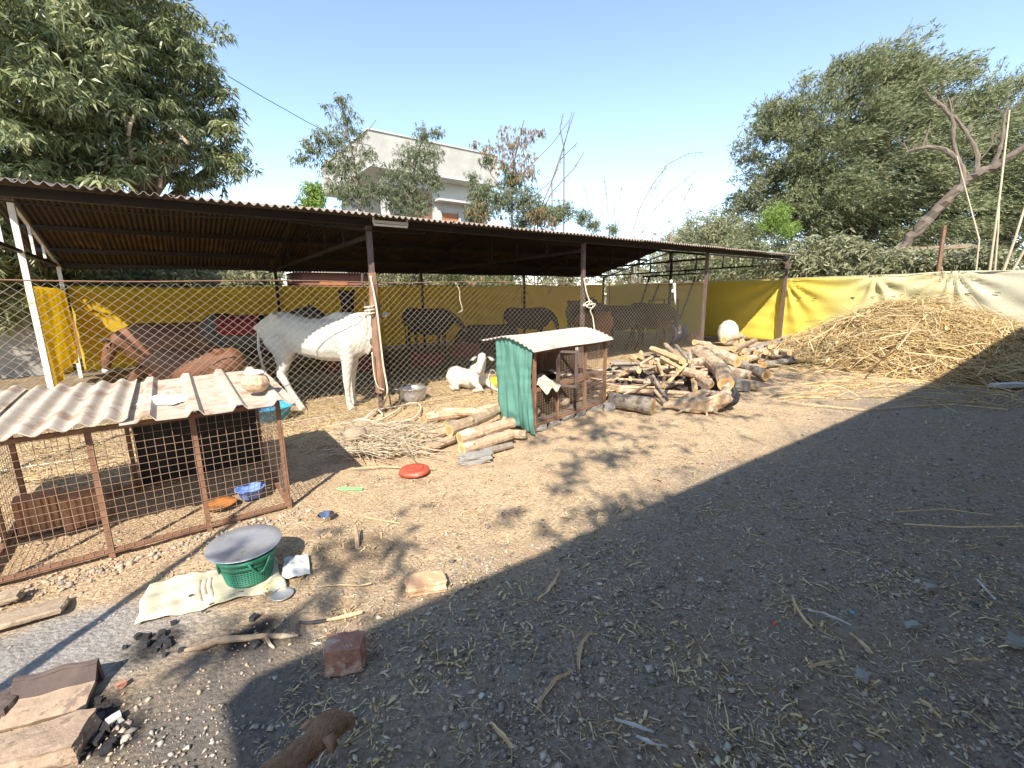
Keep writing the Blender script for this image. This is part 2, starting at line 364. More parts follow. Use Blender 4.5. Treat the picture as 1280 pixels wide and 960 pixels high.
M['cow_k'] = mk('black_hide', (.022, .018, .017), (.045, .035, .03), 3, .6, .2, 50)
M['cow_dg'] = mk('dark_brown_hide', (.09, .06, .045), (.06, .04, .032), 3, .7, .2, 50)
M['cow_g'] = mk('grey_hide', (.40, .38, .36), (.30, .29, .28), 3, .7, .2, 50)
M['dog'] = mk('tan_fur', (.36, .20, .11), (.22, .12, .065), 14, .85, .4, 110, .004)
M['muzzle'] = mk('pale_muzzle', (.66, .56, .50), (.5, .38, .34), 8, .6, .2)
M['horn'] = mk('dark_horn', (.06, .05, .045), (.1, .08, .06), 8, .5, .2)
M['hornpale'] = mk('pale_horn', (.60, .55, .46), (.4, .34, .27), 8, .5, .2)
M['hoof'] = mk('hoof', (.10, .08, .06), (.16, .13, .1), 8, .6, .2)
M['eye'] = mk('eye', (.01, .008, .006), (.015, .01, .01), 8, .1, .0)
M['redcloth'] = mk('red_cloth', (.20, .012, .016), (.14, .008, .012), 5, .9, .3)
M['lamp'] = mk('unlit_tube', (.75, .74, .70), (.7, .68, .64), 3, .4, .05)
M['gravel'] = leafmat('stone_chips', [(.07, .063, .055), (.22, .195, .165), (.42, .37, .315), (.36, .28, .20), (.50, .45, .37), (.13, .115, .10), (.31, .27, .23)], .85, 0.0)
M['soilclod'] = leafmat('soil_clods', [(.34, .23, .15), (.44, .31, .2), (.52, .4, .28), (.38, .3, .24), (.25, .21, .18)], .95, 0.0)
M['furmat'] = leafmat('tan_hairs', [(.26, .14, .07), (.38, .22, .12), (.46, .29, .17), (.20, .11, .06)], .8, .1)
M['char'] = mk('charcoal', (.015, .014, .015), (.04, .038, .04), 20, .7, .8, 60)
M['chips'] = leafmat('wood_chips', [(.50, .37, .22), (.62, .50, .33), (.38, .27, .16), (.70, .62, .47), (.30, .22, .14)], .8, .1)
def thin(t, cc, k, colr=None):
    tr = t.n('BsdfTranslucent', {'Color': cc}); mx = t.n('MixShader', {0: k}); t.put(mx.inputs[1], t.b.outputs[0]); t.put(mx.inputs[2], tr.outputs[0])
    t.put(t.t.nodes['Material Output'].inputs[0], mx.outputs[0]); return t.mat
def tarp_y():
    t = NT('yellow_tarpaulin'); v = t.coord('Object'); cc = t.ramp(t.noise(v, 1.2), [(.3, (.93, .73, .05)), (.7, (.86, .64, .04))])
    cc = t.mix(cc, (.50, .38, .09), t.math('MULTIPLY', t.ss(t.noise(v, 2.5, 9, .75), .56, .70), .75)); t.bump(t.noise(v, 9, 5), .3, .03); t.done(cc, .5, 0, .3); return thin(t, cc, .62)
M['tarp_y'] = tarp_y()
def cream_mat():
    t = NT('glare_tinted_tarpaulin'); g = t.n('NewGeometry'); P = g.outputs['Position']
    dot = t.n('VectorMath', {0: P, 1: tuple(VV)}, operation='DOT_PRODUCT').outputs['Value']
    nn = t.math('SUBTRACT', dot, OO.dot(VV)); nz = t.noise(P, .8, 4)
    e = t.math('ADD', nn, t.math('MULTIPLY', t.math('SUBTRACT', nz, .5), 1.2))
    c = t.mix((.82, .67, .12), (.72, .65, .36), t.ss(e, -.5, -2.4)); c = t.mix(c, (.62, .585, .43), t.ss(e, -2.6, -4.2))  # glare on the screen put into its colour, yellow running to cream
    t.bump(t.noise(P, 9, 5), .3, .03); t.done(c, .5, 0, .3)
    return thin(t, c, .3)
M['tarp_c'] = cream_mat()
# ================================================================== GROUND
def axis(lo, hi, a, b, fine):          # fine spacing inside [a,b], growing outside
    xs = list(np.arange(a, b, fine)); d = fine; x = b
    while x < hi: xs.append(x); d *= 1.22; x += d
    xs.append(hi); d = fine; x = a-fine
    while x > lo: xs.insert(0, x); d *= 1.22; x -= d
    xs.insert(0, lo); return np.array(xs)
HOOF = [(random.uniform(-1.6, 4.5), random.uniform(1.2, 6.2), random.uniform(.035, .07), random.uniform(.006, .016)) for _ in range(130)]
def gz(x, y):                          # height of the yard soil
    x = np.asarray(x, float); y = np.asarray(y, float)
    near = np.clip(1-np.hypot(x, y-4)/26, 0, 1)
    z = vnoise(x, y, 1.3, 1)*.035 + vnoise(x, y, .37, 2)*.022 + vnoise(x, y, .13, 3)*.014
    z = z*np.clip(near*3, 0.05, 1)
    q = gp(425, 478); z = z + .17*np.exp(-(((x-q.x)/.75)**2+((y-q.y-.15)/.5)**2))*1.0
    z = z - .012
    for (hx, hy, hr, hd) in HOOF: z = z - hd*np.exp(-(((x-hx)/hr)**2+((y-hy)/(hr*.8))**2)**2) + hd*.35*np.exp(-((np.hypot(x-hx, y-hy)-hr*1.5)/(hr*.5))**2)
    return z
def gzf(p): return float(gz(p[0], p[1]))
xs = axis(-260, 260, -4.2, 6.5, .035); ys = axis(-60, 420, .7, 8.5, .035)
X, Y = np.meshgrid(xs, ys); Z = gz(X, Y) + np.where((np.abs(X-1) < 6) & (Y < 9), vnoise(X, Y, .07, 5)*.008, 0)
V = np.stack([X.ravel(), Y.ravel(), Z.ravel()], 1); nx = len(xs); ny = len(ys)
i, j = np.meshgrid(np.arange(nx-1), np.arange(ny-1)); a = (j*nx+i).ravel()
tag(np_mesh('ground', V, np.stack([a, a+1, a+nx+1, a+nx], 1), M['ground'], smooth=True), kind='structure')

# ================================================================== CATTLE SHED
S0, S1 = -7.4, 8.1; FR = [-7.33, -3.74, 0.0, 3.95, 8.08]; BK = [-7.35, -3.65, .15, 3.95, 7.95]
NR, NB = 3.66, 6.6; ZE, ZR, ZB = 2.45, 2.97, 2.2
shed = root('cattle_shed', L(0, 0, 0), 'long open cattle shed with a low corrugated roof on dark steel posts', 'shed')
def roofz(n): return ZE+(ZR-ZE)*n/NR if n <= NR else ZR+(ZB-ZR)*(n-NR)/(NB-NR)
def sheet(n0, n1, wdt, name, mat):   # one corrugated sheet from eave to ridge
    mb = MB(); wv = .0762; nu = int(round(wdt/wv))*6
    def fn(a, b):
        s = a*wdt; n = n0+(n1-n0)*b
        z = roofz(n)+.016*sin(2*pi*s/wv)+.012+.006*sin(b*9)
        return L(s, n, z)
    mb.grid(fn, nu, 4, .004)
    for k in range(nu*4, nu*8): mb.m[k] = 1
    return mb
cnt = 16; W = (7.74+7.6)/cnt
for (n0, n1) in ((-.42, NR+.05), (NR-.03, NB+.32)):
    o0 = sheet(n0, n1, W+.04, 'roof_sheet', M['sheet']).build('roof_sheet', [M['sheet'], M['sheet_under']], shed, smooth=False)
    for k in range(cnt):
        o = o0 if k == 0 else o0.copy()
        if k: col.objects.link(o); o.parent = shed
        o.location = UV*(-7.6+k*W*1.0) + Vector((0, 0, .005*(k % 2)+random.uniform(-.004, .004)))
        o.rotation_euler = (random.uniform(-.002, .002), random.uniform(-.002, .002), 0)
def part(mb, name, mat, par, **k): return mb.build(name, mat, par, **k)
part(MB().bar(L(-7.55, .0, 2.385), L(8.12, .0, 2.385), .06, .085), 'front_beam', M['steel_dk'], shed)
for n in (1.25, 2.5, 3.55, 4.75, 5.75, 6.55):
    part(MB().bar(L(-7.5, n, roofz(n)-.05), L(8.2, n, roofz(n)-.05), .04, .07), 'purlin', M['steel_dk'], shed)
for k, s in enumerate(FR):
    mt = M['white_p'] if k == 0 else M['steel_dk']; sb = BK[k]
    for a, b in (((0, 2.3), (3.66, ZR-.12)), ((3.66, ZR-.12), (6.6, 2.1))):
        part(MB().bar(L(s, *a), L(s, *b), .045), 'rafter', mt, shed)
    part(MB().bar(L(s, .0, 2.22), L(sb, 6.6, 2.15), .045), 'tie_bar', M['steel_dk'], shed)
    for n in (.95, 1.85, 2.75, 4.5, 5.3):
        part(MB().bar(L(s, n, 2.2), L(s, n, roofz(n)-.13), .035), 'strut', mt, shed)
    m2 = M['white_p'] if k == 0 else (M['steel_lt'] if k else 0)
    part(MB().bar(L(s, 0, -.1), L(s, 0, 2.34), .058 if k != 4 else .07), 'post', m2, shed)
    part(MB().bar(L(sb, 6.55, -.1), L(sb, 6.55, 2.12), .06), 'post', M['white_p'] if k == 0 else M['steel_dk'], shed)
    if k in (0, 4): part(MB().bar(L(s, NR, -.1), L(s, NR, ZR-.1), .07), 'post', M['white_p'] if k == 0 else M['steel_dk'], shed)
for n in (2.2,): pass
# rough timber splint tied to the second front post
sp = MB(); b0 = L(-3.76, -.075, 0)
sp.tube([b0+Vector((0, -.01, z))+Vector((random.uniform(-.008, .008), 0, 0)) for z in np.linspace(.28, 1.78, 12)], [.058, .062, .064, .06, .062, .058, .06, .056, .058, .052, .055, .05], 7, wob=.12)
tag(sp.build('timber_splint', M['timber'], None), 'rough brown timber tied with rope to the front post beside the white cow', 'timber')
# rope on the post, coil at its foot
def rope(pts, r, name, label, cat='rope', group=None, mat=None):
    P = [Vector(p) for p in pts]; out = []
    for i in range(len(P)-1):           # Catmull-Rom
        p0, p1, p2, p3 = P[max(i-1, 0)], P[i], P[i+1], P[min(i+2, len(P)-1)]
        for t in np.linspace(0, 1, 6, endpoint=False):
            out.append(.5*((2*p1)+(-p0+p2)*t+(2*p0-5*p1+4*p2-p3)*t*t+(-p0+3*p1-3*p2+p3)*t**3))
    out.append(P[-1]); mb = MB().tube(out, r, 6)
    o = mb.build(name, mat or M['rope'], None, smooth=True)
    if label: tag(o, label, cat, group)
    return o
q = gp(478, 515); fx = lambda px, py, z: gp(px, py, z)+Vector((0, 0, 0))
pts = [ray_n(463, 345, -.15), ray_n(470, 380, -.17), ray_n(475, 420, -.17), ray_n(479, 455, -.17), ray_n(483, 478, -.17), ray_n(484, 492, -.18), gp(478, 508, .03), gp(465, 518, .03), gp(455, 524, .03), gp(470, 512, .05), gp(478, 520, .03), gp(465, 530, .03), gp(490, 528, .03), gp(515, 524, .03), gp(526, 512, .03), gp(522, 504, .04), gp(508, 505, .03), gp(492, 516, .03), gp(470, 526, .03), gp(450, 524, .03), gp(437, 530, .02)]
rope(pts, .0115, 'rope', 'pale rope running down the timber post and looped on the ground at its foot')
pts = []
for k in range(22):
    a = k*.9; c = ray_n(462, 388, -.08); pts.append(c+UV*cos(a)*.055+VV*sin(a)*.075+Vector((0, 0, (k-11)*.006)))
rope(pts, .010, 'rope_lashing', 'pale rope lashing wound round the timber post at cow head height')
pts = [ray_n(465, 440, -.16), ray_n(468, 470, -.16), ray_n(473, 484, -.17), ray_n(480, 487, -.17)]
rope(pts, .008, 'tether', 'thin pale tether hanging on the left of the timber post')
pts = [ray_n(730, 348, -.08), ray_n(733, 365, -.1), ray_n(737, 378, -.12), ray_n(733, 383, -.14), ray_n(741, 385, -.12), ray_n(738, 376, -.1), ray_n(729, 382, -.12), ray_n(744, 380, -.15), ray_n(738, 388, -.12), ray_n(741, 397, -.12), ray_n(743, 412, -.15)]
rope(pts, .012, 'knotted_rope', 'knotted pale rope hanging on the front post above the rabbit hutch roof')
pts = [ray_n(568, 352, -.02), ray_n(574, 362, -.03), ray_n(575, 375, -.04), ray_n(578, 387, -.03), ray_n(573, 391, -.03)]
rope(pts, .006, 'string', 'thin white string dangling from the top of the chain link fence')
pts = [ray_n(839, 352, -.06), ray_n(843, 356, -.09), ray_n(841, 364, -.07), ray_n(843, 371, -.07)]
mbx = MB(); 
for p in pts[:3]: mbx.lathe(p, [(0, -.04), (.03, -.02), (.035, .015), (0, .045)], 8)
mbx.tube([pts[1], pts[2]+Vector((.05, 0, -.1)), pts[3]+Vector((.03, 0, -.16))], [.03, .02, .005], 6, wob=.4)
tag(mbx.build('white_rag', M['plasticbag'], None), 'white rag tied to the top of the fence in front of the dark cattle', 'rag')
# tube lamp under the eave
tl = root('tube_light', ray_n(491, 279.5, -.24), 'white tube light fixed under the front eave above the timber post', 'lamp')
a, b = ray_n(467, 276.5, -.22), ray_n(509, 280, -.22)
part(MB().bar(a, b, .04, .03), 'batten', M['white_p'], tl); part(MB().tube([a-Vector((0,0,.035)), b-Vector((0,0,.035))], .014, 8), 'tube', M['lamp'], tl)
part(MB().bar(a+Vector((0,0,.05)), a-Vector((0,0,.02)), .02), 'bracket', M['white_p'], tl)
part(MB().bar(b+Vector((0,0,.05)), b-Vector((0,0,.02)), .02), 'bracket', M['white_p'], tl)
# loose cable along the beam
rope([L(s, -.05, 2.33-.05*abs(sin(s*1.3))) for s in np.linspace(-7.3, -3.0, 14)], .006, 'cable', 'thin dark cable sagging along the front beam of the shed', 'cable', mat=M['dark'])

# ================================================================== CHAIN LINK FENCE
fence = root('chain_link_fence', L(-1.8, -.06, 0), 'rusty chain link mesh fence along the open front of the cattle shed', 'fence')
w_, h_ = .0445, .038; nw = int((3.93+7.4)/w_); rows = int(1.62/h_)
Vv = []; Ff = []; r = .0021
S = -7.4+np.arange(nw)*w_; K = np.arange(rows+1)
for k in range(nw):
    ph = k % 2; ss_ = S[k]+np.where((K+ph) % 2 == 0, -1, 1)*w_*.5 + np.sin(K*.31+k*.05)*.004
    zz = .05+K*h_+.012*np.sin(S[k]*1.7); nn_ = -.06+.02*np.sin(S[k]*2.1+K*.2)
    base = len(Vv)*1
    P = np.array(OO)[None, :]+np.outer(ss_, np.array(UV))+np.outer(nn_, np.array(VV)); P[:, 2] += zz
    for dx, dz in ((r, 0), (-r*.5, r*.87), (-r*.5, -r*.87)):
        Vv.append(P+np.array([dx, dx, dz*.4])[None, :]+np.array(VV)[None, :]*dz)
Vv = np.array(Vv).reshape(nw, 3, rows+1, 3); N1 = rows+1
for k in range(nw):
    for e in range(3):
        a = (k*3+e)*N1+np.arange(rows); b = (k*3+(e+1) % 3)*N1+np.arange(rows); Ff.append(np.stack([a, b, b+1, a+1], 1))
tag(np_mesh('wire_mesh', Vv.reshape(-1, 3), np.concatenate(Ff), M['wire'], fence), kind='stuff')
part(MB().tube([L(s, -.06, 1.675+.01*sin(s*2.3)) for s in np.linspace(-7.4, 3.93, 40)], .007, 6), 'top_rail', M['rust'], fence)
part(MB().tube([L(s, -.06, .07+.012*sin(s*2.3)) for s in np.linspace(-7.4, 3.93, 40)], .005, 5), 'bottom_wire', M['wire'], fence)
# ================================================================== TARPAULIN SCREENS
def tarp_fn(line, ties, ztop, zbot, nrmdir, amp=.035, sag=.03):
    def fn(a, b):
        p = line(a); z = zbot+(ztop(a)-zbot)*b; q = p+Vector((0, 0, z)); off = 0
        for (ta, tz, k) in ties:
            tp = line(ta); dn = (p-tp).length*(1 if a > ta else -1); dz = tz-z; rr = math.hypot(dn, dz)+.05
            ang = math.atan2(dn, dz+.001); off += amp*math.exp(-rr/1.1)*sin(ang*k)*min(1, rr*2.5)
        off += .02*sin(a*31+z*2)*.6+.014*sin(a*77+z*5)*(.4+.6*(1-b))+.008*sin(z*17+a*40)
        return q+nrmdir*off
    return fn
back = root('yellow_tarpaulin_screen', L(.4, 6.68, 0), 'long yellow tarpaulin screen closing the back of the cattle shed', 'tarpaulin')
fn = tarp_fn(lambda a: L(-7.3+15.45*a, 6.68, 0), [(a, 1.78, 9) for a in (0, .24, .49, .73, .98)], lambda a: 1.76+.025*a+.02*cos(a*2*pi*4.1), .10, VV, .02)
part(MB().grid(fn, 300, 18, .003), 'sheet', M['tarp_y'], back, smooth=True)
part(MB().tube([L(s, 6.67, 1.795+.012*cos(s*1.7)) for s in np.linspace(-7.4, 8.2, 50)], .010, 5), 'top_rope', M['dark'], back)
for a0 in (.115, .27, .42, .58, .735, .87): part(MB().grid(lambda a, b: fn(a0+.0028*a, b)-VV*.004, 2, 18), 'seam', M['tarp_y'], back)
side = root('glare_tinted_screen', L(8.3, -1, 0), 'tarpaulin screen with glare painted in from yellow to cream behind the heap of stalks', 'tarpaulin')
fn = tarp_fn(lambda a: L(8.28+.05*sin(a*9), 6.68-16.5*a, 0), [(.40, 1.8, 15), (.61, 1.9, 15), (.525, 1.8, 9), (.80, 1.9, 11)], lambda a: 1.80+.03*a+.05*math.exp(-((a-.61)/.05)**2), .05, UV, .06)
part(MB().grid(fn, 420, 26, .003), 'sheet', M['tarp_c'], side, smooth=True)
part(MB().tube([L(8.28+.05*sin(a*9), 6.68-16.5*a, 1.815+.03*a) for a in np.linspace(0, 1, 40)], .008, 5), 'top_rope', M['rope'], side)
sl = MB()
for px, py in ((999, 372), (1018, 373), (1046, 371), (1066, 372), (1092, 371), (1117, 370), (1147, 368), (1210, 367), (1247, 366)):
    c = ray_s(px, py, 8.22); MB().bar(c-VV*.045, c+VV*.045, .012, .016).build('slit', M['dark'], side)
lt = root('torn_yellow_tarpaulin', L(-7.35, 5.4, 0), 'torn yellow tarpaulin hanging in folds at the left end of the cattle shed', 'tarpaulin')
def fnl(a, b):
    n = 3.72+2.9*a; zb = .15+.25*a; z = zb+(1.72-zb)*b
    return L(-7.38+.07*sin(a*26+2*b)*(1.2-b)+.03*sin(a*60), n+.12*(1-b)*sin(a*11), z)
part(MB().grid(fnl, 60, 14, .003), 'sheet', M['tarp_y'], lt, smooth=True)
# ================================================================== PLASTER WALL left of the shed
lw = root('grey_boundary_wall', L(-10.8, 7.6, 0), 'grey boundary wall seen past the white posts left of the shed', 'wall')
part(MB().box(L(-10.8, 7.6, .82), (6.2, .2, 1.64), Matrix.Rotation(SHED_ROT, 3, 'Z')), 'panel', M['blockwall'], lw)
part(MB().box(L(-10.8, 7.6, 1.68), (6.3, .28, .08), Matrix.Rotation(SHED_ROT, 3, 'Z')), 'coping', M['stone'], lw)
# ================================================================== HOUSE BEHIND
RZ = Matrix.Rotation(SHED_ROT, 3, 'Z')
C0 = gp(460, 162, 8.3)
def H(a, b, z): return Vector((C0.x, C0.y, 0))+UV*a+VV*b+Vector((0, 0, z))
house = root('concrete_house', H(3, 3, 0), 'pale concrete two storey house with a flat roof and deep parapet behind the shed', 'house')
def hbox(a0, a1, b0, b1, z0, z1, name, mat, par=house): return part(MB().box((H(a0, b0, z0)+H(a1, b1, z1))/2, (abs(a1-a0), abs(b1-b0), abs(z1-z0)), RZ), name, mat, par)
hbox(0, 6.6, 0, .16, 7.05, 8.3, 'parapet', M['plaster']); hbox(0, .16, .162, 7.2, 7.05, 8.3, 'parapet', M['plaster'])
hbox(-.05, 6.65, -.05, .22, 8.302, 8.36, 'coping', M['plaster2']); hbox(-.05, .22, .222, 7.25, 8.302, 8.36, 'coping', M['plaster2'])
hbox(.0, 6.6, .0, 7.2, 6.9, 7.047, 'roof_slab', M['plaster2'])
hbox(.9, 6.5, 3.6, 7.0, 3.4, 6.897, 'rear_wall', M['plaster2']); hbox(3.3, 6.5, .9, 1.05, 3.4, 6.897, 'front_wall', M['plaster2'])
hbox(3.3, 3.45, 1.052, 3.598, 3.4, 6.897, 'veranda_wall', M['plaster2'])
hbox(.7, 6.5, .7, 7.0, 3.2, 3.397, 'floor_slab', M['plaster']); hbox(.9, 6.45, .9, 7.0, 0, 3.197, 'lower_storey', M['plaster'])
hbox(.75, 1.05, .75, 1.05, 3.4, 6.897, 'pillar', M['plaster2']); hbox(.75, 1.0, 4.2, 4.45, 3.4, 6.897, 'pillar', M['plaster2'])
hbox(.7, 3.29, .72, .9, 6.45, 6.895, 'lintel', M['plaster2']); 
for k in range(6): hbox(2.4, 3.28, .93+k*.0, .98, 3.9+k*.42, 4.2+k*.42, 'louvre', M['rust'])
dr = hbox(3.75, 4.7, .84, .897, 3.4, 5.5, 'door', M['doorwood']); hbox(4.18, 4.25, .80, .838, 3.4, 5.5, 'door_rail', M['plaster2'], dr) if False else None
hbox(3.62, 3.74, .8, .896, 3.4, 5.6, 'door_frame', M['plaster2']); hbox(4.71, 4.83, .8, .896, 3.4, 5.6, 'door_frame', M['plaster2'])
hbox(5.2, 6.2, .86, .897, 4.3, 5.7, 'window', M['glass'])
for k in range(3): hbox(5.2+k*.47, 5.26+k*.47, .82, .858, 4.3, 5.7, 'window_bar', M['rust'])
hbox(3.35, 5.9, .3, .898, 5.95, 6.05, 'sunshade', M['plaster2'])
# water tank frame on the roof
tf = root('roof_frame', H(2.4, 2, 8.3), 'dark bent metal frame standing on the flat roof of the concrete house', 'frame')
for k in range(5): part(MB().tube([H(1.6+k*.35, 1.4, 8.3), H(1.75+k*.3, 1.5, 8.75+.1*sin(k)), H(2.1+k*.2, 1.6, 8.3)], .03, 5), 'hoop', M['rust'], tf)
# low outbuildings glimpsed between screen and roof
def small_house(s, n, w0, d0, h0, label, mat, roofmat, tilt=0.0):
    r_ = root('outbuilding', L(s, n, 0), label, 'house')
    R2 = Matrix.Rotation(SHED_ROT, 3, 'Z')
    part(MB().box(L(s, n, h0/2), (w0, d0, h0), R2), 'wall', mat, r_)
    part(MB().box(L(s, n, h0+.06), (w0+.5, d0+.5, .12), R2 @ Matrix.Rotation(tilt, 3, 'X')), 'roof', roofmat, r_)
    part(MB().box(L(s-w0*.2, n-d0/2-.02, h0*.45), (.9, .06, h0*.8), R2), 'door', M['doorwood'], r_)
    part(MB().box(L(s+w0*.22, n-d0/2-.02, h0*.6), (.9, .06, .8), R2), 'window', M['glass'], r_)
    return r_
small_house(-.6, 11.5, 3.2, 2.4, 2.35, 'low pink walled outbuilding with a white roof behind the middle of the screen', M['brickwall'], M['plaster2'], .05)
small_house(-7.0, 13, 8, 3, 2.5, 'long brownish outbuilding behind the left end of the yellow screen', M['brickwall'], M['sheet'], .08)
small_house(4.0, 12.0, 5.0, 3, 2.6, 'tan outbuilding behind the screen right of the hutch', M['terracotta'], M['sheet'])
small_house(15.5, 6.5, 3.2, 3, 2.9, 'small white house glimpsed under the right end of the shed roof', M['plaster2'], M['terracotta'])
small_house(15.5, -1.0, 2.6, 3, 2.7, 'small cream house behind the leaning bare trunk', M['plaster2'], M['stone_tan'])
small_house(15.0, 2.6, 2.0, 2, 2.5, 'small orange walled house half hidden by the pale bush', M['terracotta'], M['brick_or'])
# thin overhead wire
wr = [ray_d(250+k*20, 60+k*14-(k-4)**2*.6, 20) for k in range(9)]
tag(MB().tube([ray_d(285, 95, 17), ray_d(330, 122, 18), ray_d(385, 153, 19.5), ray_d(430, 176, 21), C0+Vector((0,0,-.6))], .012, 4).build('overhead_wire', M['dark'], None), 'thin overhead wire crossing the sky between the left tree and the house', 'wire')
# ================================================================== BUILDING WHOSE SHADOW FALLS ON THE YARD (behind the camera)
nb = root('plain_house', L(7, -9, 0), 'plain house behind the viewer whose straight eave shades the gravel', 'house')
en = lambda s: -6.28-.030*(s+8.23)
def strip(s0, s1, d0, d1, z0, z1, name, mat):
    a = [L(s0, en(s0)-d0, 0), L(s1, en(s1)-d0, 0), L(s1, en(s1)-d1, 0), L(s0, en(s0)-d1, 0)]
    V_ = [p+Vector((0,0,z0)) for p in a]+[p+Vector((0,0,z1)) for p in a]
    return part(MB().add(V_, [(0,1,2,3),(7,6,5,4),(0,4,5,1),(1,5,6,2),(2,6,7,3),(3,7,4,0)]), name, mat, nb)
strip(-8.23, 24, 0, 6.5, 3.18, 3.3, 'roof', M['plaster']); strip(-7.8, 23.6, .55, 6.1, -.1, 3.178, 'wall', M['plaster2'])
dr = strip(-6.2, -5.2, .50, .548, 0, 2.1, 'door', M['doorwood']); strip(-4.2, -3.0, .50, .548, .9, 2.1, 'window', M['glass'])
strip(2.2, 3.4, .50, .548, .9, 2.1, 'window', M['glass'])
# ================================================================== WIRE CAGE (front left)
def mesh_panel(p00, u_, v_, wu, hv, step, r, wob=.002):       # welded wire grid
    mb = MB(); nu = int(wu/step); nv = int(hv/step)
    for i_ in range(nu+1):
        o_ = [random.uniform(-wob, wob) for _ in range(6)]
        mb.tube([p00+u_*(i_*wu/nu+o_[k])+v_*(hv*k/5) for k in range(6)], r, 3, caps=False)
    for j_ in range(nv+1):
        o_ = [random.uniform(-wob, wob) for _ in range(10)]
        mb.tube([p00+u_*(wu*k/9)+v_*(j_*hv/nv+o_[k]) for k in range(10)], r, 3, caps=False)
    return mb
Z1 = Vector((0, 0, 1)); CF, CB, CL, CR = -2.2, -1.08, -6.82, -5.3
cage = root('wire_cage', L((CL+CR)/2, (CF+CB)/2, 0), 'rusty wire mesh cage under dusty corrugated sheets, with bowls and clay blocks inside', 'cage')
for s in (CL, -6.28, -5.79, CR): part(MB().bar(L(s, CF, -.02), L(s, CF, .79), .028), 'post', M['rust'], cage)
for s in (CL, -6.2, CR): part(MB().bar(L(s, CB, -.02), L(s, CB, .83), .028), 'post', M['rust'], cage)
part(MB().bar(L(CL, -1.65, -.02), L(CL, -1.65, .8), .025), 'post', M['rust'], cage)
for z in (.02, .775):
    zb = z if z < .1 else .815
    part(MB().bar(L(CL, CF, z), L(CR, CF, z), .026), 'rail', M['rust'], cage); part(MB().bar(L(CL, CB, zb), L(CR, CB, zb), .026), 'rail', M['rust'], cage)
    part(MB().bar(L(CL, CF, z), L(CL, CB, zb), .03), 'rail', M['rust'], cage); part(MB().bar(L(CR, CF, z), L(CR, CB, zb), .026), 'rail', M['rust'], cage)
tag(part(mesh_panel(L(CL, CF-.017, .02), UV, Z1, CR-CL, .74, .046, .0016), 'front_mesh', M['rustwire'], cage), kind='stuff')
tag(part(mesh_panel(L(CR+.016, CF, .02), VV, Z1, CB-CF, .76, .046, .0016), 'side_mesh', M['rustwire'], cage), kind='stuff')
tag(part(mesh_panel(L(CL-.016, CF, .02), VV, Z1, CB-CF, .76, .046, .0016), 'side_mesh', M['rustwire'], cage), kind='stuff')
tag(part(mesh_panel(L(CL, CB+.017, .02), UV, Z1, CR-CL, .78, .09, .0014), 'rear_mesh', M['rust'], cage), kind='stuff')
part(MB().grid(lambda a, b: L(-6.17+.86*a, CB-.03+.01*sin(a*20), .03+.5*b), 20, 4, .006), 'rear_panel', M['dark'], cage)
part(MB().grid(lambda a, b: L(-5.74+.4*a, CB-.03+.008*sin(a*9), .54+.24*b), 10, 4, .006), 'board', M['blue_dk'], cage)
# roof: broad ribbed sheet (right) and wavy cement sheets (left)
def cage_roof(s0, s1, prof, n0, n1, z0, z1, name, mat, steps):
    def fn(a, b):
        s = s0+(s1-s0)*a; n = n0+(n1-n0)*b
        return L(s, n+.015*sin(s*9), z0+(z1-z0)*b+prof(s)+.006*sin(s*5+b*4))
    return part(MB().grid(fn, steps, 6, .006), name, mat, cage)
rib = lambda s: .035*max(0, min(1, (abs(((s+5.30) % .235)-.1175)-.085)*40+.5))
cage_roof(-6.13, -5.20, rib, -2.33, -1.0, .80, .855, 'ribbed_sheet', M['sheet_tan'], 110)
wav = lambda s: .016*sin(2*pi*s/.115)
cage_roof(-6.75, -6.09, wav, -2.30, -.98, .83, .88, 'wavy_sheet', M['sheet_tan'], 70)
cage_roof(-7.5, -6.70, wav, -2.33, -1.0, .845, .895, 'wavy_sheet', M['sheet_tan'], 80)
# things on and in the cage
def lump(c, rx, ry, rz, name, mat, label=None, cat=None, vox=.02, bumps=14, k=.45, group=None, par=None):
    mb = MB(); c = Vector(c)
    def blob(q, r, s_=(1,1,1)):
        mb.lathe(q, [(r*sin(t)*1.0, -r*cos(t)*s_[2]) for t in np.linspace(0, pi, 7)], 9, None, (s_[0], s_[1]))
    blob(c+Vector((0,0,rz)), 1.0*min(rx, ry, rz), (rx/min(rx,ry,rz), ry/min(rx,ry,rz), rz/min(rx,ry,rz)))
    for _ in range(bumps):
        a = random.uniform(0, 2*pi); t = random.uniform(-.6, 1.2); q = c+Vector((cos(a)*rx*.75*cos(t), sin(a)*ry*.75*cos(t), rz+rz*.75*sin(t)))
        blob(q, min(rx, ry, rz)*random.uniform(.25, k))
    o = fuse(mb, name, mat, vox, par, 2, loc=c if par is None else par.location)
    if par is None: o.location = c
    if label: tag(o, label, cat, group)
    return o
bagp = gp(321, 491, .832)
bg_ = root('bag_of_grain', bagp, 'clear knotted bag of popped grain on the right end of the cage roof', 'bag')
lump(bagp, .098, .085, .075, 'bag', M['grain'], vox=.006, bumps=170, k=.20, par=bg_)
lump(bagp+Vector((0, 0, .125)), .075, .06, .022, 'knot', M['plasticbag'], vox=.007, bumps=10, par=bg_)
fc = gp(205, 502, .825)
tag(MB().grid(lambda a, b: fc+Vector(((a-.5)*.26+.02*noise.noise(Vector((a*6, b*6, 1))), (b-.5)*.17+.02*noise.noise(Vector((a*6, b*6, 5))), (.02+.05*abs(noise.noise(Vector((a*5, b*5, 9))))+.03*noise.noise(Vector((a*12, b*12, 3))))*(1-(2*a-1)**4)*(1-(2*b-1)**4))), 30, 22, .002).build('crumpled_film', M['plasticbag'], None), 'crumpled white film lying in the middle of the cage roof', 'plastic')
